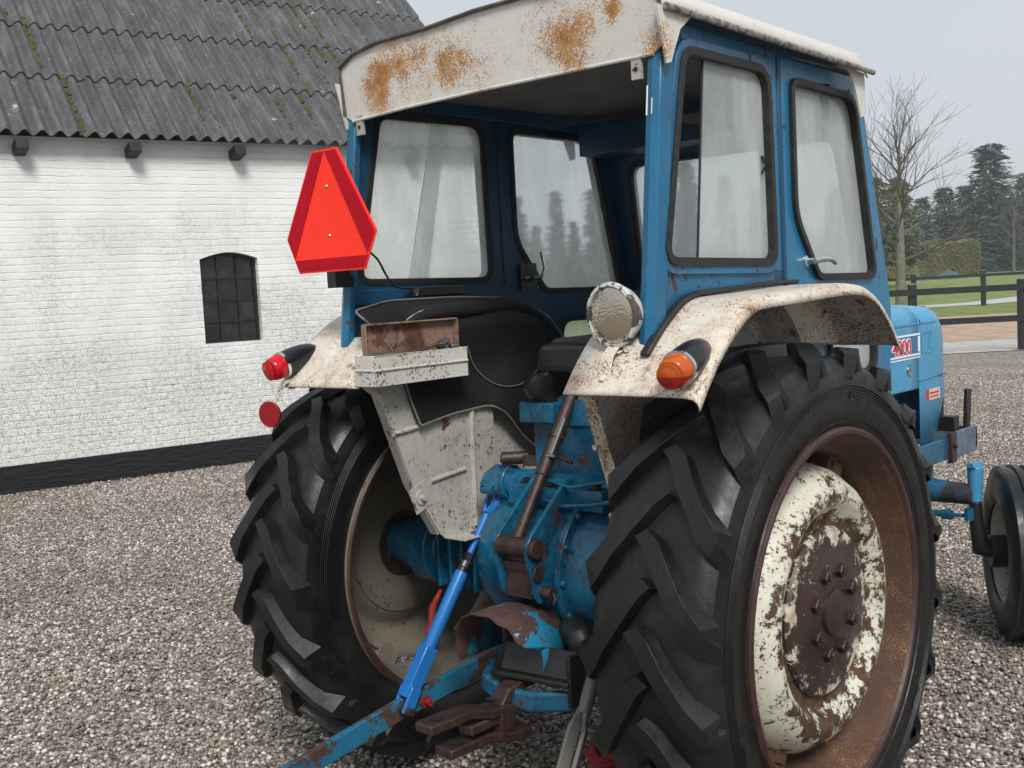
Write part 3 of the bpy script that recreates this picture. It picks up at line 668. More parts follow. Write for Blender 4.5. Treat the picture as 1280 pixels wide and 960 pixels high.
# smaller bare trees
for i, (x, D, s_, lab) in enumerate([(1272, 84, .85, 'slender leafless tree at the right edge in front of the spruces'), (872, 80, 1.0, 'leafless tree seen through the right quarter window'), (842, 95, 1.0, 'second leafless tree seen beside the right rear cab post')]):
    o = empty('bare_tree', pxp(x, D, .8)); tag(o, lab, 'tree'); mb = MB(); mb.tube([(0, 0, -.2), (.05, 0, 3*s_), (.1, .05, 7*s_)], [.14, .10, .03], n=6); mb.build('trunk', M_twig, o)
    mb = MB(); rnd = random.Random(50+i)
    for j in range(16):
        z = (2+4.5*j/15)*s_; az = j*2.4; el = .6+.5*j/15; d = Vector((math.cos(az)*math.cos(el), math.sin(az)*math.cos(el), math.sin(el)))
        branch_tree(mb, None, 0, 0, 300+20*i+j, levels=3, spread=.6)(Vector((.05, 0, z)), d, 1.8*s_, .035, 1)
    mb.build('crown', M_twig, o, recalc=False)
# clipped hedge
h = empty('hedge', gp(29.4, 90, .95)); tag(h, 'long clipped brown-green hedge behind the lawn', 'hedge')
ang = math.atan2(RT.y, RT.x); h.rotation_euler = (0, 0, ang); mb = MB(); rnd = random.Random(5)
HL, HH, HD = 16.5, 2.55, 1.6; SPL = 7.2
mb.bx((-HL/2+.15, -HD/2+.15, 0), (HL/2-.15, HD/2-.15, HH-.25))
def lump(x): return .07*math.sin(x*1.9)+.06*math.sin(x*4.3+1)+(0.12 if x > -HL/2+SPL*.35 else -.12)
for i in range(15000):
    f = rnd.random(); x = rnd.uniform(-HL/2, HL/2)
    if abs(x-3.2) < .22 and rnd.random() < .8: continue
    if f < .62: p = Vector((x, -HD/2+rnd.uniform(-.06, .12), rnd.uniform(0, HH+lump(x))))
    elif f < .9: p = Vector((x, rnd.uniform(-HD/2, HD/2), HH+lump(x)+rnd.uniform(-.10, .07)))
    else: p = Vector((rnd.choice((-1, 1))*HL/2+rnd.uniform(-.1, .1), rnd.uniform(-HD/2, HD/2), rnd.uniform(0, HH)))
    a = Vector((rnd.gauss(0, 1), rnd.gauss(0, 1), rnd.gauss(0, 1))).normalized()*rnd.uniform(.05, .12); b_ = a.orthogonal().normalized()*rnd.uniform(.03, .07)
    mb.add([p-a, p+b_, p+a, p-b_], [(0, 1, 2, 3)])
mb.build('foliage', M_hedge, h, recalc=False, smooth=False)
M_tarp = simple('dark green tarpaulin', (.040, .095, .080), .7, var=.3, scale=2, bmp=.5, bscale=4)
for i, (a, wd_, ht, lab) in enumerate([(29.9, 1.1, .62, 'left one of two green tarpaulin heaps in front of the hedge'), (32.2, 1.55, .80, 'right and larger of two green tarpaulin heaps in front of the hedge')]):
    mb = MB(); vs = []; fs = []; k = 14; rnd = random.Random(i)
    for r in range(6):
        u = r/5
        for j in range(k):
            th = 2*math.pi*j/k; q = (1-u)**1.15*wd_*(1+.10*math.sin(3*th+i)); vs.append((q*math.cos(th), q*math.sin(th)*.6, ht*u**1.1))
    for r in range(5):
        for j in range(k): fs.append((r*k+j, r*k+(j+1) % k, (r+1)*k+(j+1) % k, (r+1)*k+j))
    mb.add(vs, fs); o = mb.build('tarpaulin_heap', M_tarp); o.location = gp(a, 82, .75); o.rotation_euler = (0, 0, ang); tag(o, lab, 'tarpaulin', 'green tarpaulin heaps by the hedge')
# ------------------------------------------------------------------ damp winter air
M_haze = bpy.data.materials.new('damp air'); M_haze.use_nodes = True; t = M_haze.node_tree
for n_ in list(t.nodes):
    if n_.type != 'OUTPUT_MATERIAL': t.nodes.remove(n_)
pv = nd(t, 'ShaderNodeVolumePrincipled'); pv.inputs['Color'].default_value = (.86, .90, .95, 1); pv.inputs['Density'].default_value = .0011
t.links.new(pv.outputs[0], t.nodes['Material Output'].inputs['Volume'])
mb = MB(); mb.bx((-1000, -1000, -1.0), (1000, 1000, 30)); hz = mb.build('haze', M_haze, smooth=False); tag(hz, 'thin damp winter air over the yard and the trees', 'haze', kind='stuff')
#@@TRACTOR
# ------------------------------------------------------------------ tractor
T = empty('tractor', (0, 0, 0)); tag(T, 'old blue farm tractor with cab and rusty white fenders parked on the gravel', 'tractor')
AX = .7295
def tyre_mesh(xc, hw, rb, rs, rc, lugn, lugh, lw, drop, sgn=1):
    """xc centre x, hw half width, rb bead radius, rs shoulder r, rc crown r"""
    mb = MB()
    prof = [(-hw*.86, rb), (-hw*.95, rb+.02), (-hw*1.0, rb+.07*rs/.675), (-hw*1.02, (rb+rs)/2), (-hw*1.0, rs-.045), (-hw*.985, rs-.03), (-hw*.955, rs-.012), (-hw*.89, rs-.002), (-hw*.80, rs+(rc-rs)*.42), (-hw*.68, rs+(rc-rs)*.66), (-hw*.55, rs+(rc-rs)*.82), (-hw*.38, rs+(rc-rs)*.93), (-hw*.2, rc-.0005), (0, rc)]
    prof = prof+[(-x, r) for x, r in prof[-2::-1]]
    prof += [(hw*.6, rb-.005), (-hw*.6, rb-.005)]
    mb.lathe(prof, (xc, 0, AX if rs > .5 else FR), (1, 0, 0), 120, close=True)
    cz = AX if rs > .5 else FR
    # sidewall rings
    if lugn:
        for q in (0, 1, 2, 3):
            rr = rs-.058-q*.008
            for sd_ in (-1, 1): mb.lathe([(sd_*hw*1.012-.0015, rr-.0028), (sd_*hw*1.012+.003*sd_, rr-.0012), (sd_*hw*1.012+.003*sd_, rr+.0012), (sd_*hw*1.012-.0015, rr+.0028)], (xc, 0, cz), (1, 0, 0), 120, close=True)
        for a0 in (.2, 1.25, 2.3, 3.4, 4.45, 5.5):
            mb.tube([(xc+hw*1.022, math.cos(a0)*r_, cz+math.sin(a0)*r_) for r_ in (.50, .56, .60)], .0012, n=4)
        for q0 in (1.42, 3.5, 5.6):
            P_ = lambda a_, r_: (xc+hw*1.024, math.cos(q0+a_)*r_, cz+math.sin(q0+a_)*r_)
            mb.tube([P_(.03, .575), P_(.0, .572), P_(-.05, .565)], .0018, n=4); mb.tube([P_(.03, .575), P_(.045, .585), P_(.06, .575), P_(.045, .566), P_(.03, .575)], .0018, n=4); mb.tube([P_(-.05, .565), P_(-.065, .572)], .0018, n=4)
        mb.lathe([(hw*1.018-.002, .507), (hw*1.018+.0025, .509), (hw*1.018-.002, .511)], (xc, 0, cz), (1, 0, 0), 120, close=True)
        top = rc+lugh
        path = [(-.10, top-.001, .0), (.10, top, .10), (.35, top, .33), (.62, top-.003, .56), (.84, top-.012, .74), (.95, top-.030, .83), (.995, top-.058, .89), (1.015, top-.092, .94)]
        for side in (-1, 1):
            for i in range(lugn):
                th0 = 2*math.pi*(i+(.5 if side > 0 else 0))/lugn; vs = []
                for k, (u, rr, dl) in enumerate(path):
                    th = th0-sgn*drop*dl; x = xc+side*hw*u
                    wv = lw*(1.0+.25*(u > .8))*(.8 if k == 0 else 1)
                    # width direction perpendicular to the lug on the tread
                    slope = drop*rc/(hw); wx = math.sin(math.atan(slope))*wv/2*(1 if u < .9 else .35); wt = math.cos(math.atan(slope))*wv/2/rr*(1 if u < .9 else 1.35)
                    if k == len(path)-1: wx *= .3; 
                    base = (rc-.012 if u < .7 else rs-.02) if u < .98 else rr-.03
                    for (sg_, rad, ex) in ((-1, base, 1.30), (-1, rr, .86), (1, rr, .86), (1, base, 1.30)):
                        t_ = th+sg_*wt*ex*sgn; xx = x+sg_*wx*ex*side
                        if u > .98 and rad == base: xx = xc+side*hw*.93
                        vs.append((xx, math.cos(t_)*rad, cz+math.sin(t_)*rad))
                fs = []; n = len(path)
                for k in range(n-1):
                    for j in range(3): fs.append((k*4+j, k*4+j+1, k*4+j+5, k*4+j+4))
                fs += [(0, 1, 2, 3), tuple((n-1)*4+j for j in (3, 2, 1, 0))]
                mb.add(vs, fs)
    return mb
FR = .38
# rear wheels: direction of tread, viewed from behind the centre ends of the bars sit higher
TYW = .171; TXC = .715
tyR = tyre_mesh(TXC, TYW, .478, .660, .684, 20, .031, .050, .40, sgn=-1)
# disc profile (x measured from tractor centre)
def wheel(side, discmat):
    def mk(mb): return mb if side > 0 else mb.mirror()
    d = MB()
    # dished disc from outer edge to hub
    pr = [(.742, .388), (.752, .390), (.790, .380), (.836, .350), (.858, .325), (.864, .305), (.856, .285), (.832, .262), (.822, .240), (.826, .222)]
    d.lathe(pr+[(x-.008, r) for x, r in pr[::-1]], (0, 0, AX), (1, 0, 0), 96, close=True)
    d.lathe([(.812, .245), (.800, .20), (.806, .15), (.812, .12), (.818, .12), (.818, .245)], (0, 0, AX), (1, 0, 0), 64, close=True)
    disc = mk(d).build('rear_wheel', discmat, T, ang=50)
    tag(disc, None)
    disc['label'] = 'right rear wheel with flaking white disc and brown hub' if side > 0 else 'left rear wheel seen from its dull inner side'
    rm = MB()
    pr = [(.882, .492), (.886, .484), (.884, .474), (.874, .466), (.866, .458), (.82, .452), (.805, .436), (.78, .424), (.70, .422), (.66, .428), (.625, .440), (.60, .454), (.565, .458), (.556, .466), (.548, .474), (.544, .484), (.548, .492)]
    rm.lathe(pr+[(.56, .495), (.61, .465), (.66, .440), (.78, .436), (.82, .462), (.87, .495)], (0, 0, AX), (1, 0, 0), 96, close=True)
    for k in range(8):   # rim brackets bridging the gap between disc and rim
        a = 2*math.pi*(k+.38)/8; rot = Matrix.Rotation(a, 3, 'X')
        mb2 = MB(); mb2.box((0, .405, 0), (.055, .055, .085)); mb2.box((.012, .385, 0), (.05, .05, .05)); 
        rm.add([rot @ Vector(p)+Vector((.752, 0, AX)) for p in mb2.v], mb2.f)
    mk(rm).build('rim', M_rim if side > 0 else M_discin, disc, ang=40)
    fl = MB(); pr = [(.8835, .4925), (.889, .485), (.887, .475), (.878, .468), (.874, .475), (.877, .488)]
    fl.lathe(pr, (0, 0, AX), (1, 0, 0), 96, close=True)
    fl.lathe([(1.43-x, r) for x, r in pr], (0, 0, AX), (1, 0, 0), 96, close=True)
    mk(fl).build('rim_edge', M_flange, disc)
    hb = MB(); hb.lathe([(.822, .226), (.832, .226), (.842, .218), (.846, .150), (.852, .140), (.853, .0001)], (0, 0, AX), (1, 0, 0), 72)
    hb.lathe([(.85, .062), (.862, .060), (.866, .052), (.866, .0001)], (0, 0, AX), (1, 0, 0), 32)
    hb2 = mk(hb).build('hub', M_hub, disc, ang=35)
    for k in range(8):
        a = 2*math.pi*(k+.5)/8
        mb2 = MB(); c_ = (.852, .112*math.cos(a), AX+.112*math.sin(a)); mb2.lathe([(0, .020), (.014, .020), (.017, .017)], c_, (1, 0, 0), 6); mb2.lathe([(.015, .010), (.022, .009)], c_, (1, 0, 0), 10)
        mk(mb2).build('wheel_nut', M_hub, disc, ang=30)
    ty = (tyR if side > 0 else tyR.mirror()).build('tyre', M_tyre, disc, ang=32)
    ty.modifiers.new('bevel', 'BEVEL').width = .008; ty.modifiers['bevel'].segments = 2; ty.modifiers['bevel'].limit_method = 'ANGLE'; ty.modifiers['bevel'].angle_limit = R(38)
    return disc
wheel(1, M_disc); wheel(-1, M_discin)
# ---- central housing, trumpets
mb = MB()
mb.lathe([(-.285, .150), (-.275, .178), (-.262, .190), (-.19, .214), (-.10, .222), (0, .224), (.085, .222), (.105, .222)], (0, 0, .76), (1, 0, 0), 64)
gear = mb.build('axle_housing', M_gear, T, ang=40)
mb = MB(); mb.lathe([(.098, .245), (.118, .245)], (0, 0, .76), (1, 0, 0), 64)
for k in range(14):
    a = 2*math.pi*k/14; mb.nut((.118, .234*math.cos(a), .76+.234*math.sin(a)), (1, 0, 0), .011, .012)
mb.build('flange', M_gear, gear, bevel=.002)
mb = MB(); mb.lathe([(.118, .212), (.17, .205), (.25, .185), (.30, .15), (.33, .12)], (0, 0, .76), (1, 0, 0), 64); mb.build('side_cover', M_gear, gear, ang=40)
for s_ in (-1, 1):
    mb = MB(); mb.lathe([(.26, .105), (.30, .095), (.45, .088), (.57, .090), (.585, .125), (.66, .128), (.68, .10), (.82, .08)], (0, 0, AX+.01), (s_, 0, 0), 32)
    for k in range(4): x = .34+.055*k; mb.bx((min(s_*x, s_*(x+.012)), -.125, AX-.09), (max(s_*x, s_*(x+.012)), .1, AX+.115))
    mb.bx((min(s_*.28, s_*.56), -.12, AX+.085), (max(s_*.28, s_*.56), .09, AX+.10))
    mb.build('axle_trumpet', M_gear, T, bevel=.003)
# gearbox, hydraulic cover
mb = MB(); mb.bx((-.17, .12, .50), (.17, 1.15, .98)); mb.bx((-.14, 1.1, .52), (.14, 1.75, .85)); mb.build('gearbox', M_gear, T, bevel=.03)
mb = MB(); mb.bx((-.17, -.13, .955), (.20, .42, 1.02)); mb.bx((-.145, -.02, 1.02), (.19, .40, 1.20)); mb.box((.02, .12, 1.235), (.31, .30, .08), taper=.86)
mb.bx((-.16, -.07, 1.205), (-.02, .02, 1.27)); mb.tube([(.17, -.05, 1.08), (.27, -.09, 1.08)], .03); mb.tube([(.27, -.09, 1.08), (.28, -.095, 1.08)], .036)
hy = mb.build('hydraulic_cover', M_gear, T, bevel=.012, seg=3)
for x, y in ((-.12, -.09), (.0, -.11), (.16, -.10), (.14, .02)):
    mb = MB(); mb.nut((x, y, 1.02), (0, 0, 1), .016, .014); mb.lathe([(0, .024), (.0035, .024)], (x, y, 1.018), (0, 0, 1), 16); mb.build('bolt', M_darkiron, hy)
mb = MB(); mb.tube([(-.06, -.03, 1.27), (-.075, -.06, 1.33), (-.085, -.07, 1.345)], [.028, .03, .012]); mb.lathe([(0, .045), (.02, .05), (.05, .045), (.06, .02)], (-.08, -.045, 1.30), (-.25, -.35, 1), 20); mb.build('filler_cap', M_black, hy)
# lift shaft and arms
mb = MB(); mb.tube([(-.27, -.03, 1.0), (.27, -.03, 1.0)], .047, n=24); mb.tube([(-.275, -.03, 1.0), (-.235, -.03, 1.0)], .058, n=24); mb.tube([(.235, -.03, 1.0), (.275, -.03, 1.0)], .058, n=24)
lsh = mb.build('lift_shaft', M_gear, T, bevel=.003)
for s_ in (-1, 1):
    mb = MB(); pts = [(s_*.255, -.03, 1.01), (s_*.262, -.07, 1.035), (s_*.275, -.085, 1.02), (s_*.285, -.095, .99)]
    mb.tube(pts, 0, sq=(.028, .062)); mb.tube([(s_*.262, -.098, .985), (s_*.31, -.098, .985)], .016); mb.build('lift_arm', M_gear, T, bevel=.005)
# rusty stub pipe
mb = MB(); mb.tube([(-.255, -.06, 1.082), (-.19, .0, 1.082)], .021, n=20); mb.tube([(-.258, -.062, 1.082), (-.25, -.056, 1.082)], .013, n=16); mb.box((-.14, .01, 1.075), (.12, .05, .035), (0, 0, .3)); mb.tube([(-.08, -.02, 1.09), (-.03, -.05, 1.105), (.03, -.05, 1.085)], .008)
mb.build('rusty_pipe', M_brown, T, bevel=.002)
# top link bracket: two cheek plates leaning back, rusty clevis
mb = MB()
for x in (-.062, .062):
    pl = [(-.085, 1.045), (-.125, 1.05), (-.30, .91), (-.325, .885), (-.325, .85), (-.31, .80), (-.30, .735), (-.275, .70), (-.235, .71), (-.24, .86), (-.12, .98)]
    mb.ext([pl], lambda y, z, tt, x=x: Vector((tt, y, z)), x-.007, x+.007)
tb = mb.build('top_link_bracket', M_gear, T, bevel=.0025)
mb = MB(); mb.bx((-.05, -.29, .715), (.05, -.235, .84)); mb.bx((-.052, -.297, .80), (.052, -.25, .825)); mb.tube([(-.075, -.30, .872), (.085, -.30, .872)], .017, n=16); mb.tube([(.069, -.30, .872), (.09, -.30, .872)], .028, n=20); mb.tube([(-.055, -.30, .872), (.055, -.30, .872)], .030, n=20)
mb.tube([(.06, -.262, .735), (.105, -.262, .735)], .019, n=16); mb.tube([(.108, -.262, .735), (.12, -.268, .72), (.115, -.272, .705)], .005, n=8); mb.tube([(.072, -.285, .795), (.078, -.285, .795)], .024, n=16)
mb.build('clevis', M_brown, tb, bevel=.003)
tl = MB(); A_ = Vector((0, -.30, .872)); B_ = Vector((.0, .10, 1.42)); dL = (B_-A_)
tl.tube([A_, A_+dL*.06, A_+dL*.10], [.026, .020, .015], n=16); tl.tube([A_+dL*.10, A_+dL*.34, A_+dL*.345, A_+dL*.90], [.0165, .0175, .0215, .0215], n=16); tl.tube([A_+dL*.53, A_+dL*.57], .026, n=16); tl.tube([A_+dL*.9, B_], .014, n=12)
tlo = tl.build('top_link', M_brown, T, ang=45)
mb = MB(); q = A_+dL*.45+Vector((.022, -.02, 0)); mb.tube([q, q+dL*.19], .0045, n=8); mb.tube([q-Vector((.015, 0, 0)), q+Vector((.015, 0, 0))], .006, n=8); mb.build('locking_pin', M_steel, tlo)
# PTO guard
mb = MB(); vs = []; fs = []; na = 22
for i in range(na+1):
    a = R(-14)+(math.pi+R(28))*i/na
    e = -.44+.05*(1-math.sin(max(0, min(math.pi, a))))+(.10 if i < 4 else 0)+.008*math.sin(i*2.1)
    for (yy, rr) in ((e, .150), (-.34, .150), (-.205, .140)):
        vs.append((-.025+rr*math.cos(a), yy, .555+rr*math.sin(a)*.95))
for i in range(na):
    for j in range(2): fs.append((i*3+j, i*3+j+1, i*3+j+4, i*3+j+3))
mb.add(vs, fs); M_guard = paint('chipped guard paint', (.015, .20, .34), big=(6, .47, .485), speck=(50, .56, .59), rust=((.035, .017, .013), (.075, .034, .024)), rough=.45)
g = mb.build('shaft_guard', M_guard, T, recalc=False, ang=60); md = g.modifiers.new('s', 'SOLIDIFY'); md.thickness = .004
mb = MB(); mb.tube([(0, -.20, .575), (0, -.30, .575)], .032, n=16); mb.tube([(0, -.20, .575), (0, -.25, .575)], .055, n=20); mb.build('drive_shaft', M_darkiron, T, bevel=.003)
mb = MB(); mb.bx((-.18, -.19, .46), (.20, .15, .62)); mb.tube([(.10, -.19, .62), (.17, -.22, .60), (.19, -.21, .50)], .045); mb.tube([(.2, -.1, .66), (.24, -.19, .62), (.25, -.2, .5)], .03); mb.build('lower_housing', M_darkiron, T, bevel=.02)
# drawbar frame
mb = MB(); mb.box((.095, -.325, .550), (.25, .014, .085), (R(-28), 0, R(6))); mb.box((.095, -.362, .508), (.26, .022, .016), (0, 0, R(6))); mb.bx((.215, -.35, .44), (.228, -.15, .59))
mb.build('drawbar_plate', M_darkiron, T, bevel=.004)
mb = MB(); mb.tube([(.215, -.31, .45), (.10, -.38, .447), (.01, -.40, .455), (-.075, -.38, .475), (-.10, -.31, .50)], 0, sq=(.025, .06)); mb.build('drawbar_hanger', M_gear, T, bevel=.012, seg=3)
mb = MB()
for x0, zz, y0, y1 in ((0.0, .447, -.70, -.38), (.01, .362, -.64, -.34)):
    mb.tube([(x0-.01, y0, zz), (x0, y0+.16, zz), (x0+.02, y0+.22, zz-.015), (x0+.03, y1, zz-.02)], 0, sq=(.072, .028))
mb.tube([(.04, -.16, .485), (.035, -.34, .485), (.03, -.405, .475), (.02, -.42, .44), (.02, -.46, .405), (.01, -.56, .40)], 0, sq=(.06, .030))
mb.bx((-.01, -.46, .355), (.06, -.40, .44))
db = mb.build('drawbar', M_brown, T, bevel=.006, seg=3)
M_holeblk = simple('hole black', (.003, .003, .003), .9)
for x, y, z in ((-.005, -.655, .464), (-.0, -.43, .45), (.01, -.595, .379)):
    mb = MB(); mb.lathe([(0, .019), (.001, .019)], (x, y, z), (0, 0, 1), 20); mb.build('pin_hole', M_holeblk, db)
# lower links
for s_ in (-1, 1):
    mb = MB(); pts = [(s_*.27, .30, .46), (s_*.315, .02, .43), (s_*.35, -.20, .385), (s_*.375, -.45, .348), (s_*.405, -.78, .288), (s_*.415, -.96, .262)] if s_ < 0 else [(.27, .30, .44), (.33, 0, .37), (.40, -.30, .29), (.44, -.62, .20), (.45, -.80, .16)]
    mb.tube(pts, 0, sq=(.024, .064)); ll = mb.build('lower_link', M_link, T, bevel=.003)
    if s_ < 0: m2 = MB(); m2.tube([(-.352, -.375, .352), (-.340, -.375, .352)], .02, n=8); m2.tube([(-.352, -.375, .352), (-.320, -.375, .352)], .011); m2.build('bolt', M_redcloth, ll)
# left lift rod, bright blue
A_ = Vector((-.285, -.128, .968)); B_ = Vector((-.362, -.462, .350)); 
A_ = Vector((-.305, -.04, .960)); dL = (B_-A_)
mb = MB()
mb.tube([A_+dL*.10, A_+dL*.30], [.013, .011], n=14)
mb.tube([A_+dL*.33, A_+dL*.37, A_+dL*.72, A_+dL*.74], [.020, .022, .022, .019], n=18)
mb.tube([A_+dL*.72, A_+dL*.95], 0, sq=(.042, .046))
lr = mb.build('lift_rod', M_lift, T, bevel=.003)
mb = MB()
for off in (-.020, .020): mb.tube([A_+dL*.10+Vector((off*.4, 0, 0)), A_+dL*.055+Vector((off, 0, 0)), A_+Vector((off, 0, .005))], 0, sq=(.012, .034))
mb.build('fork', M_lift, lr, bevel=.003); mb = MB(); mb.tube([B_-dL*.10+Vector((-.022, 0, 0)), B_-dL*.10+Vector((.022, 0, 0))], 0, sq=(.04, .03))
for off in (-.022, .022): mb.tube([B_-dL*.10+Vector((off, 0, 0)), B_+Vector((off, 0, -.012))], 0, sq=(.012, .04))
mb.build('fork', M_lift, lr, bevel=.003)
mb = MB(); mb.tube([A_+dL*.29, A_+dL*.33], .018, n=6); mb.tube([A_+dL*.335, A_+dL*.375], .027, n=16); mb.build('lock_nut', M_black, lr)
mb = MB(); mb.tube([A_+dL*.32+Vector((.015, -.02, 0)), A_+dL*.345+Vector((.017, -.022, 0))], .011, n=8); mb.build('grease_nipple', M_steel, lr); mb = MB(); mb.tube([A_+Vector((-.032, 0, 0)), A_+Vector((-.020, 0, 0))], .011, n=6); mb.build('bolt', M_steel, lr)
mb = MB(); mb.tube([B_+Vector((-.04, 0, 0)), B_+Vector((.05, 0, 0))], .012); mb.build('pin', M_brown, lr)
# right lift rod, worn
mb = MB(); mb.tube([(.34, -.20, .86), (.37, -.38, .665)], [.012, .015], n=12); mb.tube([(.37, -.37, .675), (.372, -.455, .535), (.373, -.475, .50)], [.020, .020, .017], n=16)
for dx in (-.019, .019): mb.tube([(.373+dx*.3, -.475, .50), (.374+dx, -.50, .465), (.376+dx, -.60, .30)], 0, sq=(.012, .036))
mb.build('lift_rod', M_pipe, T, bevel=.002)
# hoses and wires
mb = MB(); mb.tube([(-.02, -.14, .985), (.08, -.17, .975), (.18, -.16, .985), (.28, -.08, 1.0)], .007, n=8); mb.tube([(.0, -.13, 1.04), (.1, -.15, 1.03), (.22, -.1, 1.05), (.3, .0, 1.05)], .006, n=8)
mb.build('hydraulic_pipe', M_gear, T)
# ---- fenders
FP = [(-.52, 1.352), (-.47, 1.412), (-.42, 1.462), (-.37, 1.502), (-.31, 1.542), (-.26, 1.564), (-.20, 1.574), (-.01, 1.580), (.20, 1.588), (.33, 1.588), (.42, 1.572), (.49, 1.535), (.56, 1.475), (.63, 1.395)]
def fdense(P, m=4):
    out = []
    for i in range(len(P)-1):
        p0 = Vector(P[max(i-1, 0)]); p1_ = Vector(P[i]); p2_ = Vector(P[i+1]); p3 = Vector(P[min(i+2, len(P)-1)])
        for j in range(m):
            t = j/m; out.append(tuple(.5*((2*p1_)+(-p0+p2_)*t+(2*p0-5*p1_+4*p2_-p3)*t*t+(-p0+3*p1_-3*p2_+p3)*t**3)))
    out.append(P[-1]); return out
FD = fdense(FP)
def yz(y, z, x): return Vector((x, y, z))
IP = [(-.50, 1.37), (-.44, 1.33), (-.33, 1.03), (-.225, .855), (-.20, .835), (.0, .835), (.035, .86), (.055, 1.25), (.055, 1.56), (-.20, 1.565), (-.31, 1.535), (-.42, 1.455)]
for s_ in (1, -1):
    fx = lambda mb: mb if s_ > 0 else mb.mirror()
    mb = MB()
    # sheet built in bands across x so that the outer edge rolls down
    bands = [(.395, .0), (.50, 0.0), (.555, 0.0), (.60, 0.0), (.70, 0.0), (.755, -.001), (.778, -.005), (.789, -.014), (.792, -.030)]
    vs = []; fs = []
    for (x, dz) in bands:
        for (y, z) in FD:
            if x < .58 and y > .16:
                a_ = min(1, (y-.16)/.47)*R(62); y = .16+.33*math.sin(a_); z = 1.588-.33*(1-math.cos(a_))
            vs.append((x, y, z+dz))
    n = len(FD)
    for i in range(len(bands)-1):
        for j in range(n-1): fs.append((i*n+j, i*n+j+1, (i+1)*n+j+1, (i+1)*n+j))
    mb.add(vs, fs); f = fx(mb).build('fender', M_fend, T, recalc=False, ang=50)
    md = f.modifiers.new('solid', 'SOLIDIFY'); md.thickness = .006; md.offset = -1 if s_ > 0 else -1
    # inner side plate (facing the seat) with pressed ribs
    mb = MB(); mb.ext([IP], yz, .393, .399); 
    mb.ribbon([(-.50, 1.368), (-.44, 1.325), (-.33, 1.027), (-.225, .85)], .004, yz, .399, .435)
    mb.ribbon([(-.20, .833), (.0, .833)], .004, yz, .30, .399)
    for (a, b_) in (((-.40, 1.20), (-.24, 1.215)), ((-.25, 1.03), (-.09, 1.045))): mb.tube([(.391, a[0], a[1]), (.391, b_[0], b_[1])], .008, n=8)
    # folded angle strip
    mb.ext([[(-.07, .84), (.035, .86), (.055, 1.245), (-.06, 1.235)]], yz, .386, .3925); mb.tube([(.386, -.062, .85), (.386, -.052, 1.235)], .010, n=8)
    ip = fx(mb).build('fender_side', M_fendin if s_ < 0 else M_fend, f, bevel=.002, recalc=False)
    mb = MB(); mb.ext([[(.05, .80), (.38, .80), (.45, 1.0), (.455, 1.3), (.42, 1.42), (.33, 1.52), (.2, 1.56), (.05, 1.56)]], yz, .415, .419); mb.tube([(.411, .06, .99), (.411, .42, .985)], .008, n=8)
    fx(mb).build('fender_front_side', M_fendin, f, recalc=False)
    mb = MB(); mb.tube([(.372, -.30, .985), (.398, -.30, .985)], .010, n=6); mb.tube([(.384, -.30, .985), (.39, -.30, .985)], .023, n=16); mb.box((.391, -.30, .985), (.003, .075, .085), (R(20), 0, 0)); fx(mb).build('bolt', M_fendin, f)
# toolbox on left inner plate
mb = MB()
x0, x1 = -.398, -.312
rot = Matrix.Rotation(R(1), 3, 'X')
mb.bx((x0, -.525, 1.360), (x1, -.135, 1.366))
mb.bx((x1-.004, -.525, 1.360), (x1, -.135, 1.452)); mb.bx((x0, -.525, 1.362), (x0+.004, -.135, 1.452)); mb.bx((x0, -.529, 1.360), (x1, -.525, 1.452)); mb.bx((x0, -.135, 1.360), (x1, -.131, 1.452))
mb.tube([(x1+.001, -.528, 1.408), (x1+.001, -.132, 1.408)], .0045, n=8); mb.tube([(x0, -.529, 1.408), (x1, -.529, 1.408)], .0045, n=8)
tbx = mb.build('toolbox', M_tray, T, bevel=.006, seg=3)
mb = MB(); mb.bx((-.370, -.52, 1.44), (-.366, -.135, 1.545)); mb.bx((-.366, -.52, 1.540), (-.345, -.135, 1.545)); mb.bx((-.366, -.524, 1.43), (-.345, -.520, 1.545)); mb.bx((-.366, -.135, 1.43), (-.345, -.131, 1.545))
mb.build('lid', paint('rusty lid', (.22, .14, .10), big=(12, .5, .56), speck=(80, .56, .6), rust=((.05, .02, .012), (.14, .06, .035)), rough=.75), tbx, bevel=.002)
mb = MB(); mb.tube([(-.35, -.42, 1.44), (-.34, -.30, 1.455), (-.345, -.2, 1.47)], .004, n=6); mb.tube([(-.36, -.48, 1.452), (-.34, -.24, 1.44)], .008, n=8); mb.tube([(-.345, -.22, 1.465), (-.345, -.19, 1.475)], .013, n=10); mb.tube([(-.34, -.18, 1.455), (-.335, -.16, 1.458)], .010, n=10)
tag(mb.build('hand_tools', M_steel), 'small metal tools and wire lying in the open white toolbox', 'tools')
# tail lamps
def lamp(s_, lensmat, lab):
    c0 = Vector((s_*.742, -.437, 1.452)); ax = Vector((s_*0.10, -1, -.30)).normalized()
    mb = MB(); mb.lathe([(-.055, .002), (-.04, .018), (-.015, .032), (.02, .040), (.06, .0425), (.095, .0415)], c0, ax, 32); h_ = mb.build('tail_lamp', M_black, T, ang=60); tag(h_, lab)
    mb = MB(); mb.lathe([(.093, .0435), (.103, .0440), (.104, .041)], c0, ax, 32); mb.build('lamp_ring', M_chrome, h_, ang=30)
    mb = MB(); mb.lathe([(.100, .0395), (.112, .0395), (.135, .037), (.150, .031), (.158, .020), (.160, .0001)], c0, ax, 32)
    for rr in (.03,): mb.lathe([(.150, .031), (.154, .0315), (.155, .027)], c0, ax, 32)
    mb.build('lamp_lens', lensmat, h_, ang=40)
lamp(-1, M_red, 'red tail lamp in black housing on the left fender')
lamp(1, M_orangelens, 'orange and red tail lamp in black housing on the right fender')
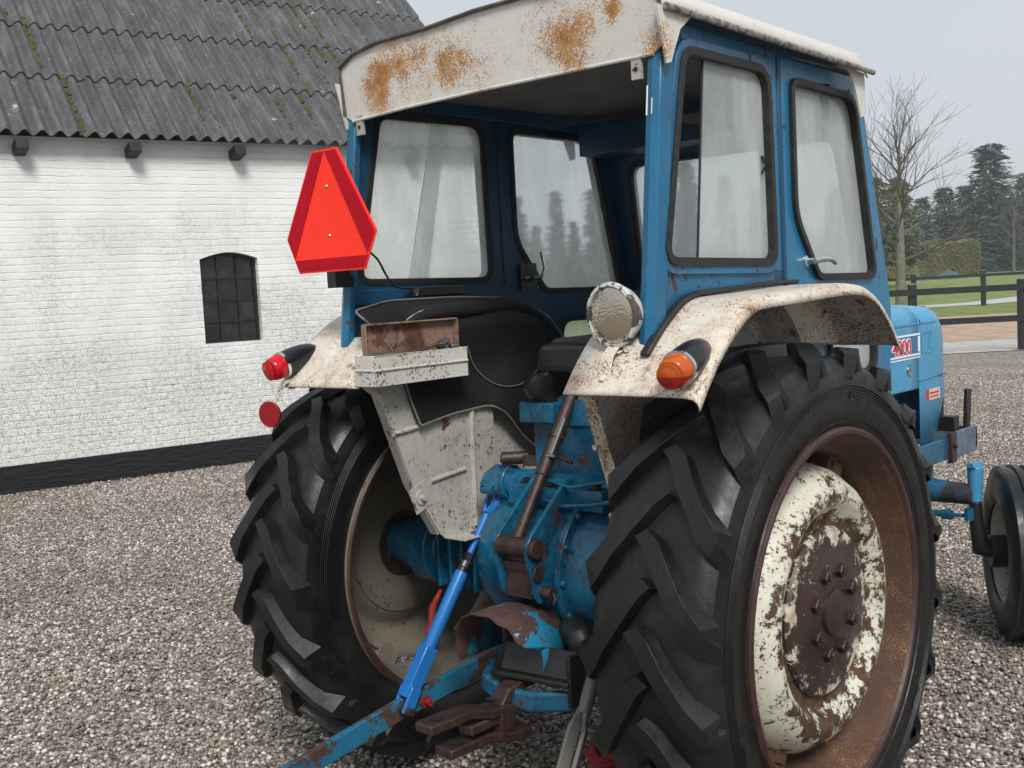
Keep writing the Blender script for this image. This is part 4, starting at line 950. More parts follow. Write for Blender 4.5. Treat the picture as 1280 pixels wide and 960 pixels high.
# round reflector on rusty bracket under left fender
mb = MB(); mb.tube([(-.745, -.49, 1.375), (-.745, -.53, 1.37), (-.765, -.535, 1.345), (-.79, -.545, 1.30), (-.795, -.548, 1.275)], 0, sq=(.022, .014)); mb.tube([(-.75, -.50, 1.372), (-.75, -.50, 1.345)], .012, n=6); rb = mb.build('reflector_bracket', M_fend, T, bevel=.001)
mb = MB(); mb.lathe([(0, .040), (.010, .043), (.014, .041), (.016, .0001)], (-.797, -.552, 1.268), (.25, -1, -.05), 32); mb.build('round_reflector', M_redrefl, rb, ang=40)
# work lamp on the right fender
c0 = Vector((.505, -.445, 1.548)); ax = Vector((-.10, -1, -.06)).normalized()
mb = MB(); mb.lathe([(-.075, .004), (-.073, .030), (-.060, .052), (-.04, .066), (-.02, .0745), (-.006, .077), (-.004, .082), (.004, .084), (.010, .082), (.012, .074), (.004, .072)], c0, ax, 48)
M_lampbody = paint('chipped lamp body', (.55, .55, .52), big=(16, .52, .54), speck=(70, .57, .60), rust=((.03, .03, .04), (.12, .08, .06)), rough=.4)
wl = mb.build('work_lamp', M_lampbody, T, ang=50)
mb = MB(); mb.lathe([(.003, .0745), (.009, .070), (.015, .055), (.019, .030), (.021, .0001)], c0, ax, 48); mb.build('lamp_lens', M_lampglass, wl, ang=60)
mb = MB(); mb.tube([c0+Vector((0, .0, -.078)), c0+Vector((.0, -.03, -.10)), c0+Vector((.0, -.045, -.135)), c0+Vector((.0, -.052, -.165))], 0, sq=(.036, .005)); mb.tube([c0+Vector((.005, -.005, -.095)), c0+Vector((.06, .10, -.05)), c0+Vector((.075, .13, -.01))], 0, sq=(.03, .004)); mb.box(c0+Vector((.0, -.045, -.158)), (.05, .040, .005), (R(48), 0, 0))
mb.nut(c0+Vector((.0, -.05, -.158)), (0, -.7, .7), .010, .010); mb.nut(c0+Vector((.035, .02, -.085)), (0, -1, 0), .010, .02); mb.build('lamp_bracket', M_fend, wl, bevel=.001)
# ---- rubber mat lining left fender inside cab
mat_out = roundpoly([(-.50, 1.585), (-.30, 1.612), (-.02, 1.612), (.20, 1.60), (.34, 1.555), (.46, 1.43), (.47, 1.25), (.44, .98), (.36, 1.0), (.27, 1.06), (.17, 1.13), (.08, 1.225), (.02, 1.245), (-.15, 1.235), (-.30, 1.215), (-.345, 1.33), (-.40, 1.45)], [.03, .05, .05, .08, .08, .08, .1, .01, .04, .05, .06, .05, .03, .03, .01, .05, .05], 5)
mb = MB(); 
gx, gy = 44, 34; vs = []; idx = {}; fs = []
def inpoly(p, P):
    c_ = False; j = len(P)-1
    for i in range(len(P)):
        if (P[i][1] > p[1]) != (P[j][1] > p[1]) and p[0] < (P[j][0]-P[i][0])*(p[1]-P[i][1])/(P[j][1]-P[i][1])+P[i][0]: c_ = not c_
        j = i
    return c_
import mathutils
bm = bmesh.new()
from mathutils.geometry import delaunay_2d_cdt
bp = [Vector(p) for p in mat_out]; nb = len(bp); pts = list(bp)
for i in range(60):
    for j in range(42):
        p = (-.52+i*.0175, .96+j*.0168)
        if inpoly(p, mat_out) and min((Vector(p)-q).length for q in bp) > .008: pts.append(Vector(p))
r_ = delaunay_2d_cdt(pts, [(i, (i+1) % nb) for i in range(nb)], [], 1, 1e-5)
def matx(y, z):
    top = max(0, (z-1.50)/.11); x = -.386-.10*top**2.2
    return x+.008+.008*math.sin(y*9+z*4)+.006*math.sin(z*17-y*6)+.012*math.exp(-((y-.12)**2)/.01)-(.03 if z < 1.2 and y < .05 else 0)*.3
mb.add([(matx(p.x, p.y), p.x, p.y) for p in r_[0]], [tuple(f_) for f_ in r_[2]])
mo_ = mb.build('rubber_mat', M_mat, recalc=False, ang=60); md = mo_.modifiers.new('s', 'SOLIDIFY'); md.thickness = .006
tag(mo_, 'black ribbed rubber mat hanging over the inside of the left fender behind the toolbox', 'rubber mat')
M_piping = simple('pale edge piping', (.16, .155, .14), .6, var=.3)
mb = MB(); ed = [p for p in mat_out]; k0 = 0
pipe = [(matx(p[0], p[1])+.005, p[0], p[1]) for p in mat_out]; mb.tube(pipe, .0035, n=6, closed=True)
arc = [(-.06+.0, 1.45), (-.02, 1.37), (.06, 1.31), (.16, 1.30), (.26, 1.34), (.33, 1.42)]; arc = fdense(arc, 4)
mb.tube([(matx(*p)+.006, p[0], p[1]) for p in arc], .002, n=6)
mb.build('piping', M_piping, mo_)
# top strip of the mat over the fender
mb = MB(); vs = []
n = 24
for i in range(n+1):
    y = -.385+.545*min(1, i/14); zf = np.interp(y, [p[0] for p in FD], [p[1] for p in FD])
    if i > 14: a_ = R(64)*(i-14)/10; y = .16+.335*math.sin(a_); zf = 1.588-.335*(1-math.cos(a_))
    for (x, dz) in ((-.600, .012+.004*math.sin(i*1.1)), (-.54, .016+.005*math.sin(i*.9)), (-.45, .016), (-.405, .012), (-.384, .0), (-.380, -.03)): vs.append((x, y, zf+dz))
mb.add(vs, [(i*6+j, i*6+j+1, i*6+j+7, i*6+j+6) for i in range(n) for j in range(5)]); ms = mb.build('mat_top', M_mat, mo_, ang=60, recalc=False); ms.modifiers.new('s', 'SOLIDIFY').thickness = .008
mb = MB(); mb.box((-.515, -.04, 1.635), (.045, .26, .030), taper=.8); tag(mb.build('black_block', M_black, bevel=.004), 'flat black rubber block lying on the ledge under the left quarter window', 'rubber block')
# white rag on fender lower left of transmission is a gap, kept empty
# ---- cab
def sx(y): return .592-.052*max(0, (y+.3))/1.3
def side3(s_, off=0): return lambda y, z, tt: Vector((s_*(sx(y)+tt), y, z))
WA = roundpoly([(-.345, 1.672), (.262, 1.662), (.250, 2.215), (-.222, 2.215)], [.055, .055, .07, .05], 7)
WB = roundpoly([(.545, 1.612), (1.005, 1.605), (.862, 2.198), (.392, 2.205), (.392, 1.80)], [.03, .05, .07, .05, .06], 7)
WC = roundpoly([(.62, 1.275), (1.00, 1.285), (.985, 1.505), (.62, 1.505)], [.07, .07, .07, .07], 7)
QP = [(-.408, 1.495), (-.385, 1.70), (-.330, 2.12), (-.300, 2.28), (.325, 2.275), (.325, 1.585), (.10, 1.59), (-.2, 1.575), (-.30, 1.548), (-.36, 1.515)]
DP = roundpoly([(.34, 1.60), (.50, 1.45), (.52, 1.18), (1.13, 1.16), (1.16, 1.50), (.925, 2.262), (.34, 2.262)], [.02, .1, .05, .05, .05, .05, .02], 4)
for s_ in (-1, 1):
    mb = MB(); mb.ext([QP, WA], side3(s_), -.022, 0)
    q = mb.build('cab_side', M_blue if s_ > 0 else M_blueshade, T, bevel=.003)
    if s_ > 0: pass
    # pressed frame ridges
    mb = MB(); mb.ext([grow(WA, .030), grow(WA, .004)], side3(s_), .0, .010); mb.build('window_surround', M_blue if s_ > 0 else M_blueshade, q, bevel=.003)
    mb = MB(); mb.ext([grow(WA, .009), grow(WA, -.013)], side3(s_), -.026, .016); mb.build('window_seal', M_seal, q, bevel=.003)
    mb = MB()
    if s_ > 0: mb.ext([[(p[0], p[1]) for p in grow(WA, -.005)]], side3(s_), -.012, -.008); gp1 = mb
    else: mb.ext([grow(WA, -.005)], side3(s_), -.012, -.008)
    # rear half is slid open on both sides: panes overlap towards the front
    a0 = -.09 if s_ > 0 else -.32
    def clip(loop, f0, f1):
        out = []; k = len(loop)
        def lim(z, f): return f[0]+(f[1]-f[0])*(z-1.66)/.55
        P = loop; res = P
        for (f, sg_) in ((f0, 1), (f1, -1)):
            new = []; n_ = len(res)
            for i in range(n_):
                a, b2_ = res[i], res[(i+1) % n_]; da = sg_*(a[0]-lim(a[1], f)); db_ = sg_*(b2_[0]-lim(b2_[1], f))
                if da >= 0: new.append(a)
                if (da >= 0) != (db_ >= 0): u = da/(da-db_); new.append((a[0]+(b2_[0]-a[0])*u, a[1]+(b2_[1]-a[1])*u))
            res = new
        return res
    ga = grow(WA, -.004)
    if s_ > 0:
        pa = clip(ga, (-.16, -.09), (9, 9)); pb = None
    else:
        pa = clip(ga, (-9, -9), (-.04, .09)); pb = clip(ga, (-.13, .02), (9, 9))
    mb = MB(); mb.ext([pa], side3(s_), -.010, -.007); mb.build('window_pane', M_glass3 if s_ > 0 else M_glass, q, smooth=False)
    if pb: mb = MB(); mb.ext([pb], side3(s_), -.018, -.015); mb.build('window_pane', M_glass, q, smooth=False)
    if s_ > 0:
        mb = MB(); e0, e1 = (-.16, 1.68), (-.093, 2.205); mb.tube([(sx(-.16)-.008, e0[0], e0[1]), (sx(-.09)-.008, e1[0], e1[1])], .0035, n=6); mb.tube([(sx(.22)-.002, .215, 1.92), (sx(.22)+.006, .222, 1.94), (sx(.22)-.002, .218, 1.97)], .004, n=6); mb.build('pane_edge', M_black, q)
    # rear corner post
    mb = MB(); sec = [(-.034, .006), (-.012, .0), (.010, .010), (.012, .062), (-.01, .064), (-.034, .03)]
    path = [(-.418, 1.47), (-.405, 1.58), (-.39, 1.68), (-.345, 2.05), (-.318, 2.26)]
    vs = []
    for (y, z) in path:
        for (dx, dy) in sec: vs.append((s_*(sx(y)+dx), y-.004+dy, z))
    n = len(sec); fs = [(i*n+j, i*n+(j+1) % n, (i+1)*n+(j+1) % n, (i+1)*n+j) for i in range(len(path)-1) for j in range(n)]
    fs += [tuple(range(n)), tuple((len(path)-1)*n+j for j in range(n))]
    mb.add(vs, fs); ps = mb.build('cab_post', M_blue, T, bevel=.005)
    if s_ > 0:
        mb = MB(); mb.box((.572, -.3535, 2.075), (.004, .001, .075), (R(-7), 0, R(0))); mb.box((.585, -.3530, 2.06), (.0025, .001, .04), (R(-7), 0, 0)); mb.build('paint_mark', M_white, ps)
    mb = MB(); mb.bx((min(s_*.515, s_*.545), -.335, 2.135), (max(s_*.515, s_*.545), -.325, 2.195)); mb.lathe([(0, .006), (.002, .006)], (s_*.53, -.336, 2.16), (0, -1, 0), 10, mi=1); mb.build('bracket', [M_fendin, M_black], ps, recalc=False)
    # lower sill under the window inside
    mb = MB(); mb.tube([(s_*(sx(-.3)-.015), -.39, 1.625), (s_*(sx(.33)-.015), .34, 1.62)], 0, sq=(.03, .05)); mb.tube([(s_*(sx(.33)-.012), .332, 1.60), (s_*(sx(.33)-.012), .332, 2.27)], 0, sq=(.02, .034)); mb.build('cab_rail', M_blueshade, T, bevel=.004)
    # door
    mb = MB(); mb.ext([DP, WB, WC], side3(s_), -.020, .006); dr = mb.build('cab_door', M_blueshade if s_ < 0 else paint('door blue paint', (.012, .15, .29), big=(6, .64, .655), speck=(30, .62, .645), rust=BROWN, rough=.32, dirt=.35, dirtcol=(.012, .035, .05)), T, bevel=.003)
    mb = MB(); mb.ext([grow(WB, .007), grow(WB, -.013)], side3(s_), -.026, .020); mb.ext([grow(WC, .007), grow(WC, -.012)], side3(s_), -.026, .018); mb.build('window_seal', M_seal, dr, bevel=.003)
    for lp in (WB, WC): mb = MB(); mb.ext([grow(lp, -.005)], side3(s_), -.010, -.006); mb.build('window_pane', M_glassR if s_ > 0 else M_glass2, dr, smooth=False)
    if s_ > 0:
        mb = MB(); hx = sx(.5)+.006; mb.lathe([(0, .020), (.006, .020), (.010, .012), (.030, .011)], (hx, .475, 1.665), (1, 0, 0), 20)
        mb.tube([(hx+.028, .475, 1.665), (hx+.040, .50, 1.670), (hx+.042, .56, 1.668), (hx+.036, .60, 1.655)], [.011, .011, .009, .007], n=12)
    else:
        mb = MB(); mb.bx((-sx(.46)+.020, .40, 1.62), (-sx(.46)+.032, .49, 1.72), mi=1); hx = -sx(.46)+.032
        mb.tube([(hx, .44, 1.665), (hx+.03, .44, 1.665), (hx+.038, .47, 1.665), (hx+.038, .49, 1.70), (hx+.036, .475, 1.76)], [.014, .010, .006, .006, .006], n=10)
    mb.build('door_handle', [M_chrome, M_black], dr, recalc=False)
    mb = MB(); mb.ribbon(([(-.455, 1.442), (-.42, 1.472)] if s_ > 0 else [])+[(-.37, 1.512), (-.31, 1.552), (-.26, 1.574), (-.20, 1.584), (-.01, 1.590), (.20, 1.598), (.33, 1.598)], .013, yz, s_*.590, s_*.618); mb.build('fender_seal', M_seal, T, bevel=.006)
# windscreen frame (slanted), header, headlining, roof
def front3(x, z, tt): yy = .955+(2.15-z)*.20+tt; return Vector((x, yy, z))
WS = roundpoly([(-.46, 1.60), (.46, 1.60), (.435, 2.095), (-.435, 2.095)], .06, 6)
mb = MB(); mb.ext([[(-.535, 1.46), (.535, 1.46), (.535, 2.25), (-.535, 2.25)], WS], front3, 0, .03)
wsf = mb.build('windscreen_frame', M_blueshade, T, bevel=.004)
mb = MB(); mb.ext([grow(WS, .008), grow(WS, -.012)], front3, -.006, .036); mb.build('window_seal', M_seal, wsf, bevel=.003)
mb = MB(); mb.ext([grow(WS, -.004)], front3, .012, .016); mb.build('windscreen_pane', M_glass2, wsf, smooth=False)
mb = MB(); mb.bx((-.50, .74, 2.12), (.50, .93, 2.24)); mb.lathe([(0, .05), (.012, .048), (.014, .02), (.012, .001)], (.24, .74, 2.17), (0, -1, 0), 24); mb.bx((.02, .66, 2.17), (.16, .75, 2.20), mi=1); mb.build('overhead_box', [M_blueshade, M_ceil], T, bevel=.006, recalc=False)
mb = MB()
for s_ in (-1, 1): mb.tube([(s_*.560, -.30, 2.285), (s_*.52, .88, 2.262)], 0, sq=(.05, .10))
mb.tube([(-.56, -.300, 2.222), (.56, -.300, 2.222)], 0, sq=(.04, .030)); mb.build('roof_frame', M_blueshade, T, bevel=.004)
mb = MB(); mb.bx((-.56, -.33, 2.270), (.56, .93, 2.278)); mb.build('headlining', M_ceil, T)
M_gutdark = simple('dark stained tin edge', (.085, .07, .055), .7, var=.5, scale=14, bmp=.4)
# roof skin: arched cross-section
XS = [-.600, -.590, -.55, -.48, -.3, 0, .3, .48, .55, .60, .625]
def rz(x, y): a = abs(x)+(.012 if x < 0 else 0); return (2.296 if a > .62 else 2.350 if a > .59 else 2.368 if a > .54 else 2.379 if a > .45 else 2.394 if a > .2 else 2.405)-.03*max(0, y+.3)/1.2
ys = [-.345, -.2, .1, .4, .7, .80, .84]
mb = MB(); vs = []; n = len(XS)
for y in ys:
    for x in XS: vs.append((x*(1 if y < .82 else .99), y, rz(x, y)-(.02 if y > .82 else 0)))
fs = [(i*n+j, i*n+j+1, (i+1)*n+j+1, (i+1)*n+j) for i in range(len(ys)-1) for j in range(n-1)]
mb.add(vs, fs); rf = mb.build('cab_roof', M_roof, T, recalc=False, ang=60); rf.modifiers.new('s', 'SOLIDIFY').thickness = .006
# rear visor panel
mb = MB(); top = [(x, rz(x, -.345)) for x in (-.592, -.588, -.52, -.40, -.2, 0, .2, .40, .54, .60, .615)]
bot = [(.625, 2.215), (.585, 2.190), (.2, 2.192), (0, 2.193), (-.3, 2.190), (-.56, 2.182), (-.592, 2.20)]
mb.ext([top+bot], lambda x, z, tt: Vector((x, -.334-(z-2.19)*.07+tt, z)), 0, .005); mb.tube([(x, -.334, z-.001) for x, z in bot[1:-1]], .005, n=8)
vz = mb.build('roof_visor', M_roof, rf, bevel=.002, recalc=False)
mb = MB(); mb.tube([(x, -.334-(z-2.19)*.07-.006, z+.002) for x, z in [(-.590, 2.20)]+top+[(.618, 2.22)]], .006, n=8); mb.build('visor_rim', M_gutdark, vz)
mb = MB()
for s_ in (-1, 1):
    mb.ext([[(-.37, 2.30), (-.22, 2.285), (-.27, 2.25), (-.315, 2.165), (-.335, 2.16)]], lambda y, z, tt, s_=s_: Vector((s_*((.618 if s_ > 0 else .590)+tt), y, z)), 0, .005)
    mb.ext([[(.73, 2.27), (.84, 2.262), (.842, 2.13), (.81, 2.12), (.77, 2.21)]], lambda y, z, tt, s_=s_: Vector((s_*(.60+tt), y, z)), 0, .005)
mb.build('roof_skirt', M_roof, rf, bevel=.001, recalc=False)
M_gut = paint('stained gutter', (.30, .28, .25), var=.3, big=(8, .5, .6), speck=(50, .5, .6), rust=((.06, .04, .03), (.16, .12, .09)), rough=.6)
for s_ in (-1, 1): mb = MB(); mb.tube([(s_*.632 if s_ > 0 else -.60, -.345, 2.295), (s_*.632 if s_ > 0 else -.60, .85, 2.262)], .009, n=8); mb.build('gutter', M_gut, rf)
# ---- seat, steering, dashboard
mb = MB(); mb.box((0.0, .30, 1.395), (.46, .42, .09), taper=.94); mb.tube([(-.19, .15, 1.435), (.0, .13, 1.45), (.22, .15, 1.435)], .022, n=12); mb.box((.02, .52, 1.50), (.40, .05, .20)); se = mb.build('seat', M_vinyl, T, bevel=.03, seg=4)
mb = MB(); mb.bx((-.10, .25, 1.20), (.14, .45, 1.35)); mb.build('seat_base', M_gear, se, bevel=.01)
mb = MB(); mb.bx((-.22, 1.0, .95), (.22, 1.10, 1.50)); mb.tube([(0, 1.0, 1.35), (0, .78, 1.52)], .02); mb.build('dashboard', M_blueshade, T, bevel=.02)
mb = MB(); c0 = Vector((0, .78, 1.52)); ax = Vector((0, -.75, .65)).normalized(); a1 = Vector((1, 0, 0)); a2 = ax.cross(a1)
mb.tube([c0+(a1*math.cos(t_)+a2*math.sin(t_))*.19 for t_ in [2*math.pi*k/32 for k in range(32)]], .013, n=8, closed=True)
for t_ in (0.5, 2.6, 4.7): mb.tube([c0, c0+(a1*math.cos(t_)+a2*math.sin(t_))*.19], .008, n=6)
mb.build('steering_wheel', M_black, T)
mb = MB(); mb.bx((-.53, .6, .95), (-.42, 1.13, 1.0)); mb.bx((.42, .6, .95), (.53, 1.13, 1.0)); mb.bx((-.53, 1.09, .95), (.53, 1.12, 1.48)); mb.build('cab_bulkhead', M_blueshade, T)
# control lever near the top link
mb = MB(); mb.tube([(.13, .0, 1.10), (.12, -.02, 1.3), (.15, .04, 1.46)], .012, n=8); mb.build('control_lever', M_darkiron, T)
# ---- engine, bonnet
mb = MB(); mb.bx((-.15, 1.2, .62), (.15, 2.15, 1.12)); mb.tube([(.12, 1.95, 1.0), (.17, 2.05, .9), (.17, 2.05, .7)], .03); mb.tube([(.16, 1.5, .9), (.2, 1.5, .9)], .06); mb.build('engine', M_gear, T, bevel=.02)
def hoodsec(y):
    k = 0 if y < 2.30 else ((y-2.30)/.16)
    wv = .245-.02*k**2; zt = 1.462-.006*(y-1.1)-.055*k**2
    return wv, zt
def hood_part(y0, y1, zb, name, mat, parent, n=10, capend=False, hwx=0, shrink=1):
    mb = MB(); vs = []; rows = []
    for i in range(n+1):
        y = y0+(y1-y0)*i/n; wv, zt = hoodsec(y); wv += hwx
        sec = [(-wv, zb), (-wv, zt-.35), (-wv, zt-.13), (-wv, zt-.10), (-wv*.985, zt-.055), (-wv*.93, zt-.022), (-wv*.80, zt-.005), (-wv*.4, zt+.006), (0, zt+.010), (wv*.4, zt+.006), (wv*.80, zt-.005), (wv*.93, zt-.022), (wv*.985, zt-.055), (wv, zt-.10), (wv, zt-.13), (wv, zt-.35), (wv, zb)]
        rows.append(len(sec)); vs += [(x, (y if z > 1.0 else y0+(y-y0)*shrink), z) for x, z in sec]
    m_ = rows[0]; fs = [(i*m_+j, i*m_+j+1, (i+1)*m_+j+1, (i+1)*m_+j) for i in range(n) for j in range(m_-1)]
    if capend: fs.append(tuple(n*m_+j for j in range(m_)))
    mb.add(vs, fs); o = mb.build(name, mat, parent, recalc=False, ang=40); md = o.modifiers.new('s', 'SOLIDIFY'); md.thickness = .004; md.offset = 0
    return o
hood = hood_part(1.10, 2.127, 1.10, 'bonnet', M_hood, T)
nose = hood_part(2.13, 2.47, .84, 'bonnet_nose', M_hood, T, capend=True, hwx=.001, shrink=.66, n=16)
mb = MB(); mb.tube([(.2465, 2.125, 1.128), (.2465, 2.455, 1.140)], .0025, n=6); mb.tube([(.2455, 2.15, 1.13), (.2455, 2.15, 1.40)], .0025, n=6); mb.build('panel_gap', M_black, nose)
mb = MB()
mb.bx((-.236, 2.33, .86), (.236, 2.345, 1.4)); mb.build('grille_panel', M_hood, T, bevel=.004)
# decal strip and lettering on the bonnet side (right and left)
def text(txt, size, loc, mat, parent, name, ext=.0012, off=0.0, rotz=R(90), flip=False, shear=0.0, sxx=1.0):
    cu = bpy.data.curves.new(name, 'FONT'); cu.body = txt; cu.size = size; cu.extrude = ext; cu.offset = off; cu.shear = shear; cu.space_character = .95
    to = bpy.data.objects.new(name, cu); COL.objects.link(to)
    dg = bpy.context.evaluated_depsgraph_get(); me = bpy.data.meshes.new_from_object(to.evaluated_get(dg)); COL.objects.unlink(to); bpy.data.objects.remove(to)
    mt = Matrix.Translation(loc) @ Matrix.Rotation(rotz, 4, 'Z') @ Matrix.Rotation(R(90), 4, 'X') @ Matrix.Diagonal((sxx, 1, 1, 1)); me.transform(mt); me.materials.clear(); me.materials.append(mat)
    o = bpy.data.objects.new(name, me); COL.objects.link(o); o.parent = parent; return o
for s_ in (1, -1):
    X = s_*.2475
    mb = MB(); mb.bx((min(X, X+s_*.002), 1.55, 1.248), (max(X, X+s_*.002), 2.142, 1.256), mi=0); mb.bx((min(X, X+s_*.002), 1.55, 1.236), (max(X, X+s_*.002), 2.142, 1.241), mi=0); mb.bx((min(X, X+s_*.002), 1.55, 1.335), (max(X, X+s_*.002), 2.142, 1.343), mi=0)
    mb.bx((min(X, X+s_*.0012), 1.55, 1.258), (max(X, X+s_*.0012), 2.118, 1.333), mi=1); mb.bx((min(X, X+s_*.0016), 2.122, 1.262), (max(X, X+s_*.0016), 2.142, 1.330), mi=0)
    dc = mb.build('name_stripe', [M_white, M_decblue], hood, recalc=False, smooth=False)
    y0 = 1.74 if s_ > 0 else 2.10; rz_ = R(90) if s_ > 0 else R(-90)
    text('4000', .088, (X+s_*.0022, (1.845 if s_ > 0 else 2.10), 1.262), M_white, dc, 'lettering_outline', off=.0055, rotz=rz_, sxx=1.16)
    text('4000', .088, (X+s_*.0036, (1.845 if s_ > 0 else 2.10), 1.262), M_decred, dc, 'lettering', off=.001, rotz=rz_, sxx=1.16)
    text('FORD', .088, (X+s_*.0022, (1.575 if s_ > 0 else 1.83), 1.262), M_white, dc, 'lettering_outline', off=.0055, rotz=rz_, sxx=1.1)
    text('FORD', .088, (X+s_*.0036, (1.575 if s_ > 0 else 1.83), 1.262), M_decred, dc, 'lettering', off=.001, rotz=rz_, sxx=1.1)
    mb = MB(); mb.tube([(s_*.247, 1.55, 1.385), (s_*.247, 2.142, 1.385)], 0, sq=(.006, .008)); mb.tube([(s_*.248, 2.16, 1.385), (s_*.246, 2.34, 1.385)], 0, sq=(.006, .008)); mb.build('trim_line', M_hood, hood)
    mb = MB(); lo = roundpoly([(2.16, 1.25), (2.27, 1.25), (2.27, 1.345), (2.16, 1.345)], .012, 4); mb.ext([lo, grow(lo, -.006)], yz, X-.001*s_, X+s_*.003); mb.bx((min(X, X+s_*.004), 2.245, 1.27), (max(X, X+s_*.004), 2.262, 1.315)); mb.build('nose_emblem', M_hood, nose, recalc=False)
mb = MB(); mb.lathe([(0, .022), (.006, .020), (.008, .001)], (.247, 2.02, 1.185), (1, 0, 0), 20); mb.bx((.25, 2.012, 1.185), (.262, 2.028, 1.215)); mb.build('bonnet_catch', M_chrome, hood)
mb = MB(); mb.bx((.2475, 2.20, 1.035), (.2490, 2.235, 1.085), mi=1); mb.bx((.2475, 2.235, 1.035), (.2490, 2.36, 1.085), mi=0); mb.bx((.2490, 2.245, 1.062), (.2500, 2.345, 1.070), mi=1); mb.bx((.2490, 2.245, 1.047), (.2500, 2.345, 1.053), mi=1)
mb.build('sticker', [simple('faded sticker', (.62, .50, .40), .5), M_decred], T, recalc=False, smooth=False)
mb = MB(); mb.tube([(.15, 1.22, 1.42), (.33, 1.28, 1.44)], .006, n=6); mb.tube([(.15, 1.22, 1.33), (.33, 1.28, 1.345)], .006, n=6); mb.build('door_hinge_pin', M_black, T)
# ---- front frame / bumper bracket
mb = MB()
for s_ in (-1, 1): mb.tube([(s_*.265, 1.95, .80), (s_*.265, 2.42, .80)], 0, sq=(.02, .10)); mb.tube([(s_*.21, 2.0, .73), (s_*.21, 2.3, .70)], 0, sq=(.05, .10))
fr = mb.build('front_frame', M_gear, T, bevel=.004)
mb = MB()
for s_ in (-1, 1): mb.bx((min(s_*.268, s_*.292), 2.38, .73), (max(s_*.268, s_*.292), 2.44, .87)); mb.nut((s_*.292, 2.41, .81), (s_, 0, 0), .014, .012)
mb.build('rust_plate', M_brown, fr, bevel=.003)
M_greyblue = simple('faded grey blue steel', (.10, .14, .19), .5, var=.35, scale=14, bmp=.2)
mb = MB()
for s_ in (-1, 1): mb.bx((min(s_*.265, s_*.285), 2.44, .745), (max(s_*.265, s_*.285), 2.72, .865)); 
mb.bx((-.285, 2.70, .76), (.285, 2.72, .86)); mb.build('bumper_arm', M_greyblue, fr, bevel=.003)
mb = MB(); mb.bx((-.26, 2.50, .86), (.26, 2.56, .93)); mb.bx((.13, 2.52, .93), (.19, 2.56, 1.02)); mb.box((.262, 2.66, .95), (.02, .05, .19), (R(-8), 0, 0)); mb.build('front_bracket', M_darkiron, fr, bevel=.003)
# ---- front axle and wheels
M_axle = paint('oily black and blue axle', (.010, .095, .19), big=(5, .44, .52), speck=(60, .55, .6), rust=((.012, .012, .012), (.035, .033, .030)), rough=.4)
mb = MB(); mb.tube([(-.45, 2.2, .63), (-.2, 2.2, .64), (.2, 2.2, .64), (.45, 2.2, .63)], [.045, .055, .055, .045], n=16); mb.bx((-.22, 2.15, .58), (.26, 2.25, .70)); fa = mb.build('front_axle', M_axle, T, bevel=.01)
for s_ in (-1, 1):
    mb = MB(); mb.tube([(s_*.455, 2.2, .755), (s_*.455, 2.2, .60)], [.034, .027], n=16); mb.tube([(s_*.44, 2.2, .76), (s_*.475, 2.19, .765)], 0, sq=(.07, .025)); sp0 = mb.build('spindle', M_hood, fa, bevel=.004)
    mb = MB(); mb.tube([(s_*.455, 2.2, .60), (s_*.457, 2.2, .50), (s_*.47, 2.2+s_*.01, .40), (s_*.55, 2.2+s_*.06, .38)], [.026, .03, .045, .04], n=12); mb.tube([(s_*.50, 2.2+s_*.03, .38), (s_*.56, 2.2+s_*.065, .38)], .07, n=20); mb.build('stub_axle', M_darkiron, sp0, bevel=.004)
    mb = MB(); mb.tube([(s_*.1, 2.12, .56), (s_*.38, 2.12, .55)], .014, n=10); mb.tube([(s_*.34, 2.12, .55), (s_*.38, 2.12, .55)], .022, n=12); mb.tube([(s_*.38, 2.12, .55), (s_*.46, 2.13, .55)], .009, n=8); mb.tube([(s_*.455, 2.12, .585), (s_*.455, 2.12, .535)], .020, n=10); mb.build('tie_rod', M_gear, fa)
    tm = tyre_mesh(.60, .085, .215, .33, .365, 0, 0, 0, 0)
    for q in (-.05, 0, .05): tm.lathe([(q-.014, .35), (q-.012, .378-.004*abs(q)*20), (q+.012, .378-.004*abs(q)*20), (q+.014, .35)], (.60, 0, FR), (1, 0, 0), 64, close=True)
    pr = [(.535, .225), (.54, .205), (.56, .195), (.61, .195), (.62, .17), (.60, .12), (.585, .06), (.58, .001)]
    dm = MB(); dm.lathe(pr, (0, 0, FR), (1, 0, 0), 48, cap=False); dm.lathe([(.61, .195), (.655, .205), (.665, .225)], (0, 0, FR), (1, 0, 0), 48, cap=False)
    for m_, nm in ((dm, 'front_wheel'), (tm, 'tyre')):
        if s_ < 0: m_ = m_.mirror()
        ph = R(30); kx = s_*.46; m_.v = [(s_*.018+kx+(x-kx)*math.cos(ph)-y*math.sin(ph), 2.2+(x-kx)*math.sin(ph)+y*math.cos(ph), z) for x, y, z in m_.v]
        if nm == 'front_wheel': fwo = m_.build(nm, M_tray, T, ang=40)
        else: m_.build('tyre', M_tyre, fwo, ang=40)
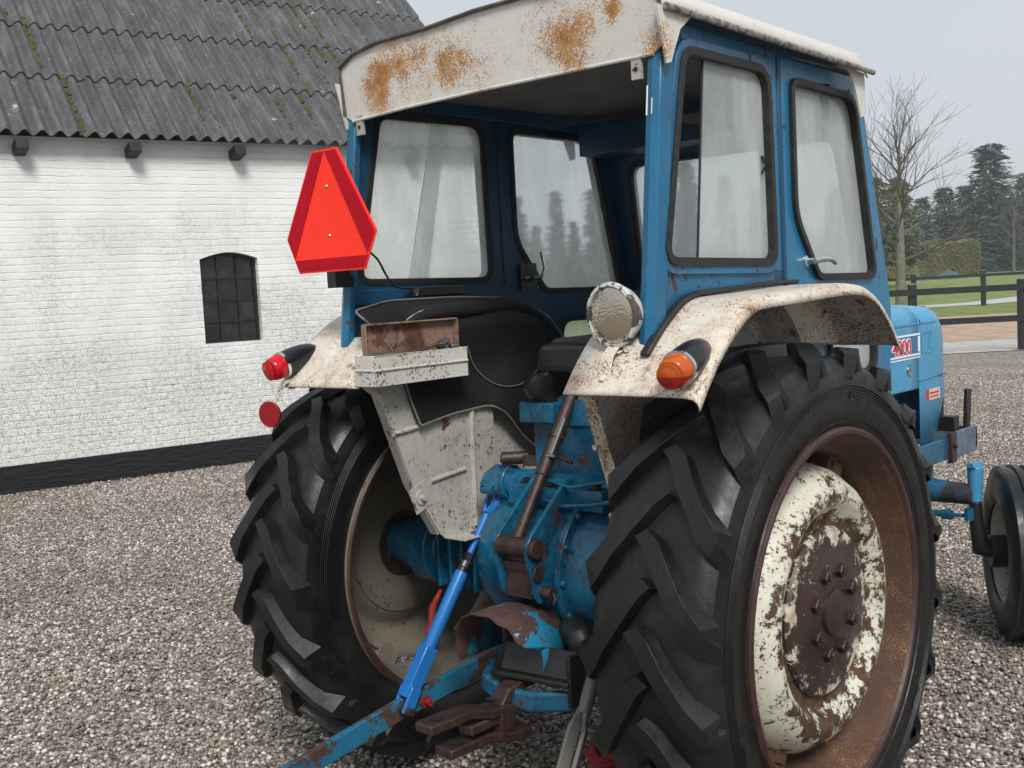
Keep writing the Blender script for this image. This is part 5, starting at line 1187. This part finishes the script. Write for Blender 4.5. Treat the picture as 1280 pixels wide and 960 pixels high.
# ---- slow moving vehicle sign
sc_ = lambda x, z, tt: Vector((x, -.485+tt, z))
SG = [(-.59, 2.082), (-.47, 2.082), (-.312, 1.822), (-.372, 1.71), (-.688, 1.71), (-.742, 1.822)]
mb = MB(); mb.ext([SG], sc_, 0, .004); sg = mb.build('triangle_sign', M_sign, T, bevel=.001); sg['label'] = 'orange-red slow vehicle triangle with dark red border on left rear post'
inn = grow(SG, -.008); tri_ = [(-.529, 2.065), (-.363, 1.757), (-.697, 1.757)]
mb = MB(); y_ = -.486
mb.ext([[inn[0], (-.532, inn[0][1]), (-.704, 1.757), inn[5]]], sc_, -.0025, -.001)
mb.ext([[(-.526, inn[1][1]), inn[1], inn[2], (-.356, 1.757)]], sc_, -.0025, -.001)
mb.ext([[(-.704, 1.752), (-.356, 1.752), inn[3], inn[4]]], sc_, -.0025, -.001)
mb.build('reflective_border', M_signred, sg, smooth=False)
mb = MB(); [mb.lathe([(0, .006), (.003, .004)], (-.529, -.4855, z), (0, -1, 0), 12) for z in (1.97, 1.82)]; mb.build('rivet', M_steel, sg)
mb = MB(); mb.bx((-.56, -.48, 1.66), (-.52, -.455, 1.95)); mb.bx((-.56, -.475, 1.66), (-.53, -.40, 1.70)); mb.bx((-.575, -.455, 1.70), (-.54, -.40, 1.74)); mb.build('sign_bracket', M_black, sg)
mb = MB(); cab = [(-.40, -.47, 1.78), (-.38, -.43, 1.74), (-.42, -.36, 1.69), (-.50, -.25, 1.655), (-.55, -.12, 1.645)]; mb.tube(fdense(cab, 5), .0035, n=6); mb.build('cable', M_black, T)
# red cloth and chain
mb = MB(); mb.tube([(-.50, -.13, .63), (-.505, -.17, .58), (-.50, -.18, .53), (-.51, -.19, .50), (-.50, -.2, .47)], [.006, .012, .015, .012, .008], n=10); tag(mb.build('red_rag', M_redcloth), 'crumpled red rag hanging inside the left rear wheel', 'rag')
mb = MB(); rnd = random.Random(3); c0 = Vector((.39, -.42, .385))
for k in range(3): mb.tube([c0+Vector((.045*math.cos(a)+.01*k, .04*math.sin(a), .012*k-.02+.012*math.sin(2*a+k))) for a in [2*math.pi*i/16 for i in range(16)]], .010, n=8, closed=True)
tag(mb.build('red_strap', M_redcloth), 'coiled red strap hanging at the right lower link beside the right tyre', 'strap')
mb = MB(); mb.tube([(-.33, -.02, .62), (-.345, -.03, .52), (-.34, -.05, .46)], 0, sq=(.03, .006)); mb.build('check_link', M_gear, T)
